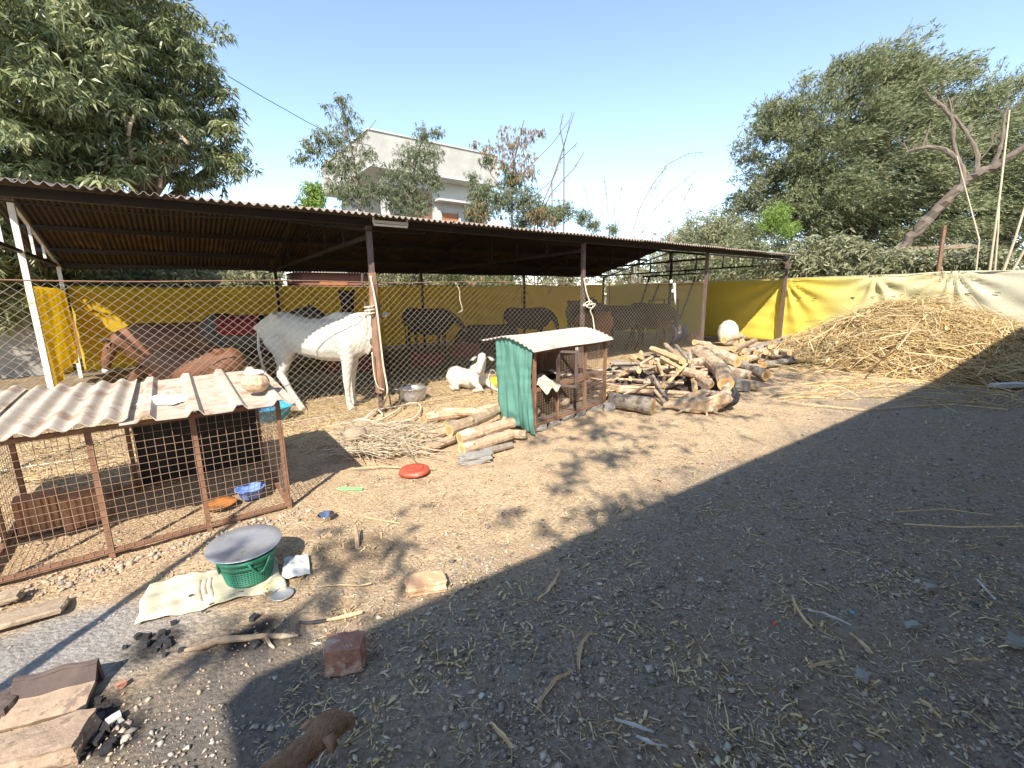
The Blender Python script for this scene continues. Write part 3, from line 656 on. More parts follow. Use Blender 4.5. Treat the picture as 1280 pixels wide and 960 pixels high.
def bowl(c, r, hh, name, mat, label, cat='bowl', rim=.012, th=.004, flare=.75, seg=40, tilt=None, par=None):
    pr = [(0, .0), (r*flare*.95, 0), (r*flare, .006), (r*.97, hh*.93), (r+rim, hh), (r+rim, hh+th), (r*.96, hh+th*.3), (r*flare-th, th+.004), (0, th+.002)]
    o = MB().lathe(c, pr, seg, tilt).build(name, mat, par, smooth=True, loc=None if par else c); 
    if label: tag(o, label, cat)
    return o
bowl(gp(314, 621, .0)+Vector((0,0,.0)), .092, .075, 'blue_bowl', M['blue_bowl'], 'blue plastic bowl on the cage floor by the right corner')
pl = gp(275, 632); mbp = MB().lathe(pl, [(0, .006), (.075, .004), (.105, .018), (.110, .018), (.108, .024), (.075, .012), (0, .013)], 36)
tag(mbp.build('orange_plate', M['orange_pl'], None, smooth=True), 'round orange plate of feed on the cage floor', 'plate')
for (px, py, wd, dp, hh, rz, lab) in ((53, 661, .20, .15, .24, .1, 'terracotta block standing in the left corner of the wire cage'), (107, 652, .22, .16, .22, .3, 'terracotta block standing nearer the middle of the cage floor'), (80, 654, .10, .1, .13, .2, 'small terracotta block wedged between two larger ones in the cage')):
    c = gp(px, py); b_ = root('clay_block', c, lab, 'block', 'terracotta blocks in the cage'); R_ = Matrix.Rotation(SHED_ROT+rz, 3, 'Z')
    mb = MB(); nb_ = 5
    mb.box(c+Vector((0, 0, hh/2))+R_ @ Vector((0, dp*.0, 0)), (wd, dp, hh), R_); part(mb, 'body', M['terracotta'], b_)
    for k in range(6):
        x = -wd/2+wd*(k+.5)/6; part(MB().box(c+R_ @ Vector((x, -dp/2-.004, hh/2)), (wd/6*.62, .010, hh*.96), R_), 'ridge', M['terracotta'], b_)
# ================================================================== RABBIT HUTCH
HO = gp(668, 540); e1 = (gp(757, 508)-HO).normalized(); e2 = Vector((-e1.y, e1.x, 0)); HW, HD = 1.45, .5
def Hc(a, b, z): return HO+e1*a+e2*b+Z1*z
hutch = root('rabbit_hutch', Hc(HW/2, HD/2, 0), 'two tier wood and mesh hutch with a pale tin roof and green cloth side', 'hutch')
for a in (0, HW):
    for b in (0, HD): part(MB().bar(Hc(a, b, 0), Hc(a, b, .90+.06*(b > 0)), .035), 'post', M['rust'], hutch)
for z in (.07, .47, .885):
    for b in (0, HD): part(MB().bar(Hc(0.018, b, z), Hc(HW-.018, b, z), .032), 'rail', M['rust'], hutch)
    for a in (0, HW): part(MB().bar(Hc(a, .018, z), Hc(a, HD-.018, z), .032), 'rail', M['rust'], hutch)
for a in (.42, .98):
    part(MB().bar(Hc(a, -.002, .088), Hc(a, -.002, .452), .028), 'stile', M['rust'], hutch)
    part(MB().bar(Hc(a, -.002, .488), Hc(a, -.002, .868), .028), 'stile', M['rust'], hutch)
part(MB().box(Hc(HW/2, HD/2, .475), (HW-.04, HD-.04, .018), Matrix.Rotation(math.atan2(e1.y, e1.x), 3, 'Z')), 'shelf', M['bark'], hutch)
part(MB().box(Hc(HW/2, HD/2, .085), (HW-.04, HD-.04, .018), Matrix.Rotation(math.atan2(e1.y, e1.x), 3, 'Z')), 'floor', M['bark'], hutch)
RH = Matrix.Rotation(math.atan2(e1.y, e1.x), 3, 'Z')
for k in range(17):
    part(MB().box(Hc(.06+k*.083, HD-.025, .49), (.074, .012, .80), RH, .002), 'slat', M['hutchwood'], hutch)
tag(part(mesh_panel(Hc(.43, -.018, .49), e1, Z1, HW-.44, .38, .030, .0012, .001), 'upper_mesh', M['hutchwire'], hutch), kind='stuff')
tag(part(mesh_panel(Hc(.0, -.018, .09), e1, Z1, HW, .36, .030, .0012, .001), 'lower_mesh', M['hutchwire'], hutch), kind='stuff')
tag(part(mesh_panel(Hc(HW+.018, .0, .09), e2, Z1, HD, .78, .030, .0012, .001), 'side_mesh', M['hutchwire'], hutch), kind='stuff')
dd = root_d = part(MB().bar(Hc(.40, -.03, .47), Hc(.40, -.03, .87), .022), 'door', M['steel_lt'], hutch)
d1 = -e2*.95+e1*.3; d1.normalize()
for (p_, q_) in ((Hc(.40, -.04, .86), Hc(.40, -.04, .86)+d1*.20), (Hc(.40, -.04, .47), Hc(.40, -.04, .47)+d1*.20), (Hc(.40, -.04, .45)+d1*.2, Hc(.40, -.04, .88)+d1*.2)):
    part(MB().bar(p_, q_, .026), 'door_rail', M['steel_lt'], dd, loc=hutch.location)
for d in (dd,): pass
for (a, z) in ((.46, .3), (1.02, .3)): part(MB().box(Hc(a, -.04, z), (.05, .012, .014), RH), 'latch', M['steelcup'], hutch)
def hroof(a, b):
    d = -.09+.80*b; z = .915+.13*sin(min(1, (d+.09)/.5)*pi/2) if d < .36 else 1.045-.16*(d-.36)
    return Hc(-.10+(HW+.16)*a, d, z-.002+.009*sin(2*pi*d/.062)+.005*sin(a*7+d*6))
part(MB().grid(hroof, 24, 78, .004), 'roof_sheet', M['sheet_cream'], hutch, smooth=False)
def gcl(a, b):       # a along the side, b downwards
    z = .94-.93*b; y = -.03+(HD+.05)*a
    off = -.055-.075*(.3+b*.7)*noise.noise(Vector((a*5.5+b*1.2, b*1.1, 3)))-.022*noise.noise(Vector((a*15, b*3.2+a*2, 8)))-.016*(1-b)*noise.noise(Vector((a*2.2, b*17, 5)))-.09*b*b*(1-a)**2
    if a < .12: off -= .01
    z += .05*(1-math.cos(a*2.2))*b+.08*sin(min(1, a*1.6)*pi/2)*(1-b)
    return Hc(off+.10*(b**3)*(1-a)*.3, y-.10*b**4*(1-a)**2, max(z, .012))
part(MB().grid(gcl, 40, 34, .003), 'cloth_cover', M['green_cl'], hutch, smooth=True)
part(MB().grid(lambda a, b: Hc(-.035+.10*a, -.035+.004*sin(b*20), .90-.3*b), 4, 10, .003), 'cloth_flap', M['green_cl'], hutch, smooth=True) if False else None
for a in (.03, .30, .62, .92, 1.2, 1.42):
    o = MB().box(Hc(a, .05, .022), (.2, .12, .07), RH @ Matrix.Rotation(random.uniform(-.2, .2), 3, 'Z'), .008)
def drape(fn_, nu_, nv_, name, mat, label, cat='cloth'): return tag(MB().grid(fn_, nu_, nv_, .003).build(name, mat, None, smooth=True), label, cat)
def wcl(a0, w0):
    def f(a, b):
        z = .495+.10*math.exp(-((b-.45)/.25)**2)*(.6+.4*sin(a*9))+.015*sin(a*23+b*9); y = .40-.50*b
        if b > .82: z = .50-.30*(b-.82)*(1+.6*sin(a*11))
        return Hc(a0+w0*a+.02*sin(b*9), y, z+.003)
    return f
drape(wcl(.05, .30), 16, 16, 'white_cloth', M['cloth_w'], 'cream cloth hanging out over the open upper shelf of the hutch')
drape(lambda a, b: Hc(.50+.42*a, .40-.32*b, .495+.12*(1-a)*(.5+.5*sin(b*3))+.012*sin(a*17+b*7)), 14, 14, 'white_cloth', M['cloth_w'], 'cream cloth heaped behind the upper mesh of the hutch')
lump(Hc(.2, .22, .095), .12, .12, .06, 'straw_bedding', M['stone_tan'], 'dusty bedding heap behind the lower left mesh of the hutch', 'bedding', vox=.015)
lump(Hc(.78, .22, .095), .13, .12, .08, 'straw_bedding', M['stone_tan'], 'dusty bedding heap behind the lower middle mesh of the hutch', 'bedding', vox=.015)
lump(Hc(1.2, .25, .095), .12, .10, .05, 'straw_bedding', M['stone_tan'], 'dusty bedding heap behind the lower right mesh of the hutch', 'bedding', vox=.015)
def stone(c, s, name, mat, label, cat='stone', rz=0.0, jit=.18, group=None, tilt=0.0):
    mb = MB(); s = Vector(s); n = (9 if max(s) > .12 else (5 if max(s) > .04 else 2)); R_ = Matrix.Rotation(rz, 3, 'Z') @ Matrix.Rotation(tilt, 3, 'X')
    c = Vector(c); V_ = []; Fc_ = []
    # rounded box with roughened faces
    rr = np.random.default_rng(int(abs(c.x*977+c.y*331)*10) % 99991)
    ph = rr.random(9)*6
    def pt(x, y, z):
        p = Vector((x, y, z)); m = max(abs(x), abs(y), abs(z)); k = .80+.20*m/p.length*1.15; q = p*k
        nz = noise.noise(Vector((x*1.1+ph[0], y*1.1+ph[1], z*1.1+ph[2])))*jit*1.1+noise.noise(Vector((x*3+ph[3], y*3, z*3)))*jit*.45+noise.noise(Vector((x*8+ph[4], y*8, z*8)))*jit*.22
        d = 1+nz
        return c+R_ @ Vector((q.x*s.x/2*d, q.y*s.y/2*d, q.z*s.z/2*d+s.z/2))
    for ax in range(3):
        for sg in (-1, 1):
            b = len(V_)
            for j_ in range(n+1):
                for i_ in range(n+1):
                    u_ = -1+2*i_/n; v_ = -1+2*j_/n; a = [0, 0, 0]; a[ax] = sg; a[(ax+1) % 3] = u_*sg; a[(ax+2) % 3] = v_
                    V_.append(pt(*a))
            for j_ in range(n):
                for i_ in range(n): q = b+j_*(n+1)+i_; Fc_.append((q, q+1, q+n+2, q+n+1))
    o = MB().add(V_, Fc_).build(name, mat, None, loc=c); return tag(o, label, cat, group)
for k, (a, b, sx) in enumerate(((.10, .03, .2), (.36, .02, .18), (.62, .03, .22), (.90, .02, .18), (1.15, .03, .2), (1.36, .03, .16))):
    stone(Hc(a, b+.02, -.03), (sx, .14, .09), 'support_stone', M['stone'], 'grey stone packed under the front rail of the hutch', 'stone', math.atan2(e1.y, e1.x)+random.uniform(-.2, .2), group='stones under the front rail of the hutch')
stone(gp(761, 514), (.14, .12, .10), 'stone', M['stone'], 'grey stone at the right foot of the hutch beside the thick log')
stone(gp(594, 577), (.29, .14, .085), 'stone', M['stone'], 'grey angular stone in front of the sawn log pile', rz=.25, jit=.22)
stone(gp(924, 488), (.24, .2, .16), 'stone', M['stone'], 'grey stone right of the charred root in front of the firewood heap')
# ================================================================== ANIMALS
TORSO = [(-.80, 0, 1.08, .06, .10), (-.74, 0, 1.06, .17, .21), (-.60, 0, 1.03, .25, .28), (-.36, 0, .95, .27, .33), (-.08, 0, .90, .30, .37), (.20, 0, .90, .29, .37), (.42, 0, .94, .24, .35), (.56, 0, .99, .19, .30), (.66, 0, 1.02, .13, .22)]
NECK_UP = [(.50, 0, 1.05, .14, .24), (.66, 0, 1.14, .11, .19), (.84, 0, 1.24, .095, .14), (.94, 0, 1.30, .09, .11)]
HEAD_FW = [(.90, 0, 1.32, .085, .09), (1.02, 0, 1.27, .095, .10), (1.16, 0, 1.16, .075, .085), (1.30, 0, 1.05, .062, .065), (1.36, 0, 1.01, .05, .05)]
def legs_default():
    out = []
    for sd in (-1, 1): out.append(('f', sd, [(.42, .13, .92, .115), (.43, .14, .66, .08), (.42, .14, .42, .056), (.42, .14, .22, .036), (.42, .14, .11, .045), (.45, .14, .0, .055)]))
    for sd in (-1, 1): out.append(('h', sd, [(-.50, .13, .98, .19), (-.42, .15, .74, .13), (-.55, .15, .50, .06), (-.52, .15, .26, .040), (-.50, .15, .12, .046), (-.46, .15, .0, .055)]))
    return out
def beast(name, label, mat, loc, yaw, sc=1.0, neck=None, head=None, legs=None, torso=None, horns=None, hornmat=None, ears=None, tail=True, voxel=.03, cat='cow', group=None, extra=None, muzzle=None, hoof=True):
    r_ = root(name, (0, 0, 0), label, cat, group)
    mb = MB(); mb.loft(torso or TORSO, 14); nk = neck or NECK_UP; hd = head or HEAD_FW; mb.loft(nk, 12); mb.loft(hd, 12)
    lg = legs_default() if legs is None else legs
    for (_, sd_, pts) in lg: mb.tube([(x, y*sd_, z) for x, y, z, r in pts], [r for *_q, r in pts], 9)
    DEF = [[(.40, 0, .70, .03, .05), (.52, 0, .68, .03, .12), (.66, 0, .80, .025, .12), (.78, 0, .92, .02, .06)], [(-.58, -.18, 1.22, .03, .03), (-.50, -.20, 1.25, .06, .055), (-.42, -.18, 1.22, .03, .03)], [(-.58, .18, 1.22, .03, .03), (-.50, .20, 1.25, .06, .055), (-.42, .18, 1.22, .03, .03)]]
    for e in (extra if extra is not None else (DEF if torso is None else [])): mb.loft(e, 9)
    fuse(mb, 'body', mat, voxel, r_, 5)
    hp = [Vector(p[:3]) for p in hd]; hdir = (hp[-1]-hp[0]).normalized(); side = hdir.cross(Z1); side = side.normalized() if side.length > .1 else Vector((0, -1, 0)); up = side.cross(hdir).normalized()
    pol = hp[0]+hdir*.03
    for sg in (-1, 1):
        eb = pol+side*sg*.075+up*.01
        ev = ears or (.20, -.02); tip = eb+side*sg*ev[0]+Z1*ev[1]-hdir*.02
        m = (eb+tip)/2; ew = ev[0]*.21; e_ = MB().add([eb-hdir*.012, m+Z1*ew, tip, m-Z1*ew+hdir*.015, m+hdir*.022], [(0, 1, 4), (1, 2, 4), (2, 3, 4), (3, 0, 4), (0, 3, 2, 1)])
        part(e_, 'ear', mat, r_, smooth=True)
        if horns:
            hb = pol+side*sg*.05+up*.05-hdir*.03
            hpnts = [hb, hb+side*sg*horns[0]*.5+up*horns[1]*.3, hb+side*sg*horns[0]+up*horns[1]-hdir*horns[2]]
            part(MB().tube(hpnts, [.026, .019, .005], 8), 'horn', hornmat or M['horn'], r_, smooth=True)
        ey = hp[1]+side*sg*(hd[1][3]*.92)+up*.025
        part(MB().lathe(ey, [(0, -.016), (.013, -.008), (.016, 0), (.013, .008), (0, .016)], 8), 'eye', M['eye'], r_, smooth=True)
        if muzzle: pass
    mz = hp[-1]+hdir*.02
    part(MB().loft([(*(mz-hdir*.05), hd[-1][3]*1.12, hd[-1][4]*1.12), (*(mz-hdir*.0), hd[-1][3]*1.05, hd[-1][4]*1.0), (*(mz+hdir*.03), hd[-1][3]*.6, hd[-1][4]*.6)], 10), 'muzzle', muzzle or M['hoof'], r_, smooth=True)
    if tail:
        tp = tail if isinstance(tail, list) else [(-.73, 0, 1.16), (-.80, 0, 1.02), (-.80, .01, .75), (-.78, .02, .50), (-.77, .02, .42)]
        tl_ = part(MB().tube(tp, [.03]+[.017]*(len(tp)-3)+[.014, .012], 7), 'tail', mat, r_, smooth=True)
        e = Vector(tp[-1]); part(MB().tube([e+Z1*.03, e-Z1*.06, e-Z1*.15, e-Z1*.24], [.014, .034, .03, .004], 7, wob=.2), 'tuft', M['cow_k'] if mat is not M['cow_w'] else M['cow_w'], tl_, loc=(0, 0, 0))
    if hoof:
        for (_, sd_, pts) in lg:
            x, y, z, r = pts[-1]; part(MB().lathe((x+.01, y*sd_, z-.02), [(r*1.02, 0), (r*.95, .05), (r*.7, .065)], 10, None, (1.15, .95)), 'hoof', M['hoof'], r_)
    r_.location = loc; r_.rotation_euler = (0, 0, yaw); r_.scale = (sc, sc, sc)
    return r_
# white cow: thin, hips standing out, head turned to the viewer behind the post
wt = [(-.82, 0, 1.06, .05, .07), (-.76, 0, 1.08, .12, .15), (-.64, 0, 1.09, .18, .21), (-.50, 0, 1.10, .23, .26), (-.34, 0, 1.06, .21, .255), (-.15, 0, 1.0, .24, .265), (.10, 0, .965, .26, .29), (.32, 0, .965, .24, .305), (.46, 0, .985, .20, .30), (.58, 0, 1.03, .16, .27), (.70, 0, 1.06, .11, .19)]
wn = [(.44, 0, 1.10, .13, .24), (.58, -.01, 1.14, .105, .20), (.70, -.03, 1.19, .09, .155), (.80, -.06, 1.25, .085, .11)]
wh = [(.80, -.03, 1.29, .085, .09), (.83, -.12, 1.25, .095, .10), (.87, -.22, 1.14, .078, .085), (.89, -.31, 1.02, .062, .064), (.90, -.36, .96, .052, .052)]
wl = [('f', -1, [(.44, .12, .92, .115), (.44, .14, .68, .085), (.41, .14, .44, .058), (.40, .14, .24, .037), (.41, .14, .11, .045), (.45, .14, .0, .055)]),
      ('f', 1, [(.42, .12, .92, .11), (.40, .14, .66, .08), (.37, .14, .44, .056), (.36, .14, .24, .037), (.36, .14, .11, .045), (.39, .14, .0, .055)]),
      ('h', -1, [(-.52, .12, 1.0, .19), (-.44, .14, .80, .135), (-.46, .14, .62, .085), (-.50, .15, .50, .062), (-.40, .15, .30, .043), (-.30, .15, .12, .047), (-.24, .15, .0, .055)]),
      ('h', 1, [(-.54, .12, 1.0, .18), (-.56, .14, .74, .12), (-.64, .15, .50, .06), (-.60, .15, .28, .042), (-.57, .15, .12, .046), (-.52, .15, .0, .055)])]
ex = [[(.50, -.02, .86, .03, .05), (.64, -.03, .86, .025, .13), (.76, -.05, .98, .02, .10), (.80, -.08, 1.1, .02, .05)],
      [(-.56, -.17, 1.27, .03, .03), (-.50, -.18, 1.30, .055, .055), (-.44, -.17, 1.27, .03, .03)], [(-.56, .17, 1.27, .03, .03), (-.50, .18, 1.30, .055, .055), (-.44, .17, 1.27, .03, .03)],
      [(-.84, -.08, 1.12, .02, .02), (-.80, -.09, 1.14, .05, .05), (-.74, -.09, 1.15, .03, .03)], [(.10, 0, 1.24, .03, .03), (.30, 0, 1.285, .06, .06), (.5, 0, 1.27, .05, .05)]]
wc = beast('white_cow', 'thin white cow standing behind the roped timber post', M['cow_w'], (0, 0, 0), 0, 1.0, wn, wh, wl, wt, (.05, .16, .03), M['horn'], (.15, .02), [(-.74, 0, 1.18), (-.82, -.03, 1.06), (-.83, -.05, .85), (-.80, -.05, .62), (-.75, -.06, .46), (-.72, -.06, .42)], .02, 'cow', None, ex, M['hoof'])
wc.location = Vector((-2.62, 6.10, gzf((-2.6, 6.1))-.02)); wc.rotation_euler = (0, 0, radians(-4)); wc.scale = (1.0, .92, 1.0)
# lying white calf
ct = [(-.44, .02, .19, .05, .06), (-.40, .02, .20, .11, .13), (-.30, 0, .205, .155, .165), (-.12, 0, .18, .165, .15), (.06, 0, .185, .165, .165), (.18, 0, .22, .13, .175), (.28, 0, .26, .10, .14)]
cn = [(.16, 0, .30, .10, .14), (.26, 0, .40, .075, .10), (.30, 0, .50, .065, .07), (.31, 0, .55, .06, .06)]
ch_ = [(.30, .01, .57, .062, .06), (.345, -.05, .565, .072, .072), (.38, -.12, .49, .058, .06), (.405, -.185, .395, .045, .047), (.41, -.205, .365, .04, .04)]
cl_ = [('f', -1, [(.18, .12, .20, .075), (.32, .14, .12, .05), (.42, .14, .06, .035), (.30, .15, .04, .03), (.22, .15, .035, .03)]), ('f', 1, [(.18, .12, .20, .075), (.32, .13, .10, .05), (.44, .10, .05, .035), (.52, .10, .04, .03), (.58, .10, .03, .032)]),
       ('h', -1, [(-.26, .10, .22, .13), (-.14, .20, .14, .09), (-.05, .23, .06, .05), (-.20, .25, .045, .035), (-.08, .27, .035, .03)]), ('h', 1, [(-.26, .10, .22, .13), (-.30, .22, .12, .08), (-.20, .27, .05, .045), (-.08, .28, .04, .033), (.02, .28, .03, .03)])]
cf = beast('white_calf', 'white calf lying on the lit straw left of the hutch', M['cow_w'], gp(588, 486)+Vector((-.02, 0, -.01)), radians(-38), 1.0, cn, ch_, cl_, ct, None, None, (.14, -.07), [(-.42, 0, .24), (-.5, .05, .15), (-.48, .12, .05), (-.4, .16, .03)], .016, 'calf', None, None, M['muzzle'], False)
HEAD_DN = [(.86, 0, .98, .085, .09), (.93, 0, .88, .095, .10), (1.0, 0, .70, .075, .085), (1.04, 0, .56, .062, .065), (1.05, 0, .50, .05, .05)]
NECK_DN = [(.46, 0, 1.00, .15, .29), (.62, 0, 1.02, .12, .24), (.76, 0, 1.00, .10, .18), (.88, 0, .97, .09, .12)]
G_ = 'cattle in the shade of the shed'
def at(px, py): p = gp(px, py); return p
uyaw = SHED_ROT
# brown cow, black cow, brown calf at the left
beast('brown_cow', 'orange brown cow standing behind the mesh at the left end of the shed', M['cow_b'], L(-5.75, 3.3, 0), uyaw+radians(170), .90, voxel=.03, horns=(.08, .14, 0), muzzle=M['muzzle'], neck=NECK_DN, head=HEAD_DN)
bk_ = beast('black_cow', 'black cow with a red cloth over its flank at the left end of the shed', M['cow_k'], L(-4.75, 2.75, 0), uyaw+radians(-32), .98, voxel=.03, horns=(.1, .1, .0))
rc = MB().grid(lambda a, b: Vector((-.42+.62*a, -.10-.20*sin(b*1.6), 1.275-.03*sin(a*3)-.30*(b**1.6)))+Vector((0, -.012-.01*sin(a*20), .0)), 16, 10, .004)
rcl = rc.build('red_cloth', M['redcloth'], None, smooth=True, loc=(0, 0, 0)); rcl.location = bk_.location; rcl.rotation_euler = bk_.rotation_euler; rcl.scale = bk_.scale
tag(rcl, 'dark red cloth draped over the back of the black cow', 'cloth')
beast('brown_calf', 'red brown calf with a pale muzzle directly behind the wire cage roof', M['cow_b'], L(-5.62, 1.0, 0), uyaw+radians(142), .72, voxel=.026, muzzle=M['muzzle'], neck=NECK_DN, head=[(.84, 0, 1.0, .085, .09), (.93, 0, .95, .095, .10), (1.06, 0, .84, .075, .085), (1.16, 0, .74, .062, .065), (1.2, 0, .70, .05, .05)])
beast('dark_calf', 'dark brown young buffalo facing right in front of the middle of the yellow screen', M['cow_dg'], L(-.55, 4.9, 0), uyaw+radians(-62), .93, voxel=.03, neck=NECK_DN, head=[(.84, 0, 1.0, .085, .09), (.93, 0, .95, .095, .10), (1.06, 0, .84, .075, .085), (1.16, 0, .74, .062, .065), (1.2, 0, .70, .05, .05)])
beast('black_calf', 'black calf lying with lowered head left of the hutch cloth in the shed shade', M['cow_k'], L(1.1, 4.5, -.5), uyaw+radians(140), .95, legs=[], voxel=.03, neck=NECK_DN, head=HEAD_DN)
beast('black_buffalo', 'round backed black buffalo seen just above the hutch roof', M['cow_k'], L(2.5, 4.6, 0), uyaw+radians(-25), .88, voxel=.035, neck=NECK_DN, head=HEAD_DN)
beast('pale_ox', 'pale ox lying behind the hutch with only its curved horns and back showing', M['cow_w'], L(.95, 1.25, -.60), uyaw+radians(48), 1.0, voxel=.035, horns=(.15, .07, -.02), hornmat=M['hornpale'], hoof=False, legs=[], neck=[(.50, 0, 1.05, .14, .24), (.66, 0, 1.16, .11, .19), (.80, 0, 1.22, .095, .14), (.88, 0, 1.26, .09, .11)], head=[(.84, 0, 1.28, .085, .09), (.90, 0, 1.24, .095, .10), (.98, 0, 1.1, .075, .085), (1.04, 0, .98, .062, .065), (1.06, 0, .94, .05, .05)])
beast('dark_buffalo', 'tall dark buffalo with arched neck behind the hutch right corner', M['cow_k'], L(3.9, 3.9, 0), uyaw+radians(-120), 1.0, voxel=.035, horns=(.16, .02, .1))
beast('chestnut_cow', 'chestnut cow standing by the mesh behind the left part of the firewood heap', M['cow_tan'], L(2.35, 1.9, 0), uyaw+radians(75), .84, voxel=.03, neck=NECK_DN, head=HEAD_DN)
beast('black_cow', 'black cow with a white blaze behind the middle of the firewood heap', M['cow_k'], L(3.9, 2.3, 0), uyaw+radians(165), .92, voxel=.035, muzzle=M['cow_w'], horns=(.1, .1, 0))
beast('dark_brown_cow', 'dark brown cow seen end on beside the second last front post', M['cow_dg'], L(4.65, 1.9, 0), uyaw+radians(-100), .95, voxel=.035, neck=NECK_DN, head=HEAD_DN)
# small tan dog at the lower edge
hp0 = gp(410, 921, .17); dv = (gp(417, 920, .17)-gp(352, 985, .17)); dv.z = 0; dv.normalize()
dt = [(-.02, 0, .20, .03, .03), (.0, 0, .205, .055, .06), (.08, 0, .20, .06, .068), (.18, 0, .195, .062, .072), (.26, 0, .195, .058, .070), (.32, 0, .20, .045, .055)]
dn_ = [(.27, 0, .21, .045, .05), (.34, 0, .215, .036, .038), (.40, 0, .205, .034, .034)]
dh_ = [(.375, 0, .21, .038, .035), (.42, 0, .218, .050, .044), (.455, 0, .205, .044, .038), (.485, 0, .18, .028, .026), (.515, 0, .16, .022, .021), (.525, 0, .155, .016, .016)]
dl = []
for sg in (-1, 1):
    dl.append(('f', sg, [(.27, .04, .18, .032), (.27, .045, .11, .020), (.27, .045, .05, .013), (.285, .045, .01, .017)]))
    dl.append(('h', sg, [(.03, .04, .19, .042), (.06, .045, .12, .026), (.0, .045, .07, .013), (.01, .045, .03, .012), (.03, .045, .01, .017)]))
dog = root('tan_dog', (0, 0, 0), 'small tan dog sniffing the gravel at the lower edge of the yard', 'dog')
mb = MB(); mb.loft(dt, 12); mb.loft(dn_, 12); mb.loft(dh_, 12)
for _, sg, pts in dl: mb.tube([(x, y*sg, z) for x, y, z, r in pts], [r for *_q, r in pts], 8)
fuse(mb, 'body', M['dog'], .0075, dog, 4)
for sg in (-1, 1):
    b_ = Vector((.405, sg*.030, .228)); part(MB().add([b_+Vector((-.022, sg*.008, .010)), b_+Vector((.022, sg*.008, .008)), b_+Vector((.006, sg*.048, -.010)), b_+Vector((-.022, sg*.055, -.022)), b_+Vector((-.002, sg*.028, .012))], [(0, 1, 4), (1, 2, 4), (2, 3, 4), (3, 0, 4), (0, 3, 2, 1)]), 'ear', M['dog'], dog, smooth=True)
    part(MB().lathe((.455, sg*.027, .205), [(0, -.005), (.005, 0), (0, .005)], 8), 'eye', M['eye'], dog)
part(MB().lathe((.535, 0, .147), [(0, -.008), (.009, 0), (0, .008)], 8), 'nose', M['dark'], dog)
part(MB().tube([(-.01, 0, .22), (-.07, 0, .25), (-.12, .02, .30), (-.14, .04, .34)], [.014, .012, .01, .004], 7), 'tail', M['dog'], dog, smooth=True)
bm_ = [o for o in bpy.data.objects if o.parent is dog and o.name.startswith('body')][0].data
pv = np.array([v.co[:] for v in bm_.vertices]); pn = np.array([v.normal[:] for v in bm_.vertices]); ii = rng.integers(0, len(pv), 15000)
fd = np.array([-1.0, 0, -.25])[None]+pn[ii]*.38+rng.normal(0, .16, (len(ii), 3)); FUR = (pv[ii]+pn[ii]*.001, fd)
dog.rotation_euler = (0, 0, math.atan2(dv.y, dv.x)); dog.location = Vector((hp0.x, hp0.y, 0))-dv*.43*.95; dog.scale = (.95,)*3
# ================================================================== LOGS AND FIREWOOD
def log(p0, p1, r, label, bark='bark_tan', name='log', cat='log', group=None, bend=.0, taper=.9, seg=9, wob=.07, knot=0):
    p0 = Vector(p0); p1 = Vector(p1); n = 7; t = (p1-p0).normalized(); sdv = t.cross(Z1); sdv = sdv.normalized() if sdv.length > .1 else Vector((1, 0, 0))
    mb = MB(); pts = [p0.lerp(p1, k/(n-1))+sdv*bend*sin(pi*k/(n-1))+Vector([random.uniform(-1, 1)*r*.07 for _ in range(3)]) for k in range(n)]
    mb.tube(pts, [r*(1-(1-taper)*k/(n-1))*(1+random.uniform(-.06, .06)) for k in range(n)], seg, caps=False, wob=wob)
    nv = len(mb.v); mb.mi = 1
    # cut ends: centre set slightly in so growth shows as a shallow cone
    for st, pc, sg in ((0, pts[0], 1), (nv-seg, pts[-1], -1)):
        b = len(mb.v); fr = random.uniform(.45, .68)
        for k in range(seg): mb.v.append(tuple(Vector(mb.v[st+k]).lerp(pc, 1-fr)+t*sg*r*.02))
        mb.v.append(tuple(pc+t*sg*r*.05))
        for k in range(seg):
            k2 = (k+1) % seg; q = (st+k, st+k2, b+k2, b+k); h_ = (b+k, b+k2, b+seg)
            mb.f.append(q if sg < 0 else q[::-1]); mb.m.append(1); mb.f.append(h_ if sg < 0 else h_[::-1]); mb.m.append(2)
    mb.mi = 0
    for _ in range(knot):
        k = random.randint(1, n-2); a = random.uniform(0, 6.28); d = (sdv*cos(a)+Z1*abs(sin(a))).normalized()
        mb.tube([pts[k]+d*r*.6, pts[k]+d*r*1.25+t*r*.2], [r*.4, r*.28], 6, wob=.1)
    o = mb.build(name, [M[bark], M['cut'], M['heart'] if bark != 'split' else M['cut']], None, smooth=False); return tag(o, label, cat, group)
def lg(x0, y0, z0, x1, y1, z1, r, label, **k): return log(gp(x0, y0, z0), gp(x1, y1, z1), r, label, **k)
SP = 'sawn logs piled left of the hutch'
lg(532, 522, .06, 590, 514, .07, .062, 'upper left log of the small pile with a bright yellow cut end', knot=1)
lg(555, 514, .10, 612, 516, .08, .05, 'log lying at the back of the small pile, its stub end grey')
lg(524, 546, .06, 562, 538, .07, .052, 'short log at the far left of the small pile, end weathered')
lg(561, 538, .15, 622, 512, .17, .066, 'thick curved log lying diagonally across the top of the small pile', bend=.03, seg=12, knot=1)
lg(531, 563, .045, 566, 548, .06, .048, 'short log in the front left of the small pile casting a black shadow')
lg(574, 548, .13, 640, 529, .15, .072, 'stout knotted log in the middle of the small pile, near the green cloth', knot=2, seg=12)
lg(577, 563, .10, 638, 543, .11, .058, 'front log of the small pile behind the grey angular stone', knot=1, seg=12)
lg(612, 542, .06, 658, 543, .06, .052, 'log at the right of the small pile, its yellow end by the cloth hem')
lg(600, 566, .04, 640, 556, .04, .036, 'thin dark log tucked under the right front of the small pile', bark='bark_grey')
lg(596, 512, .09, 622, 507, .12, .035, 'thin stub sticking up at the back of the small pile')
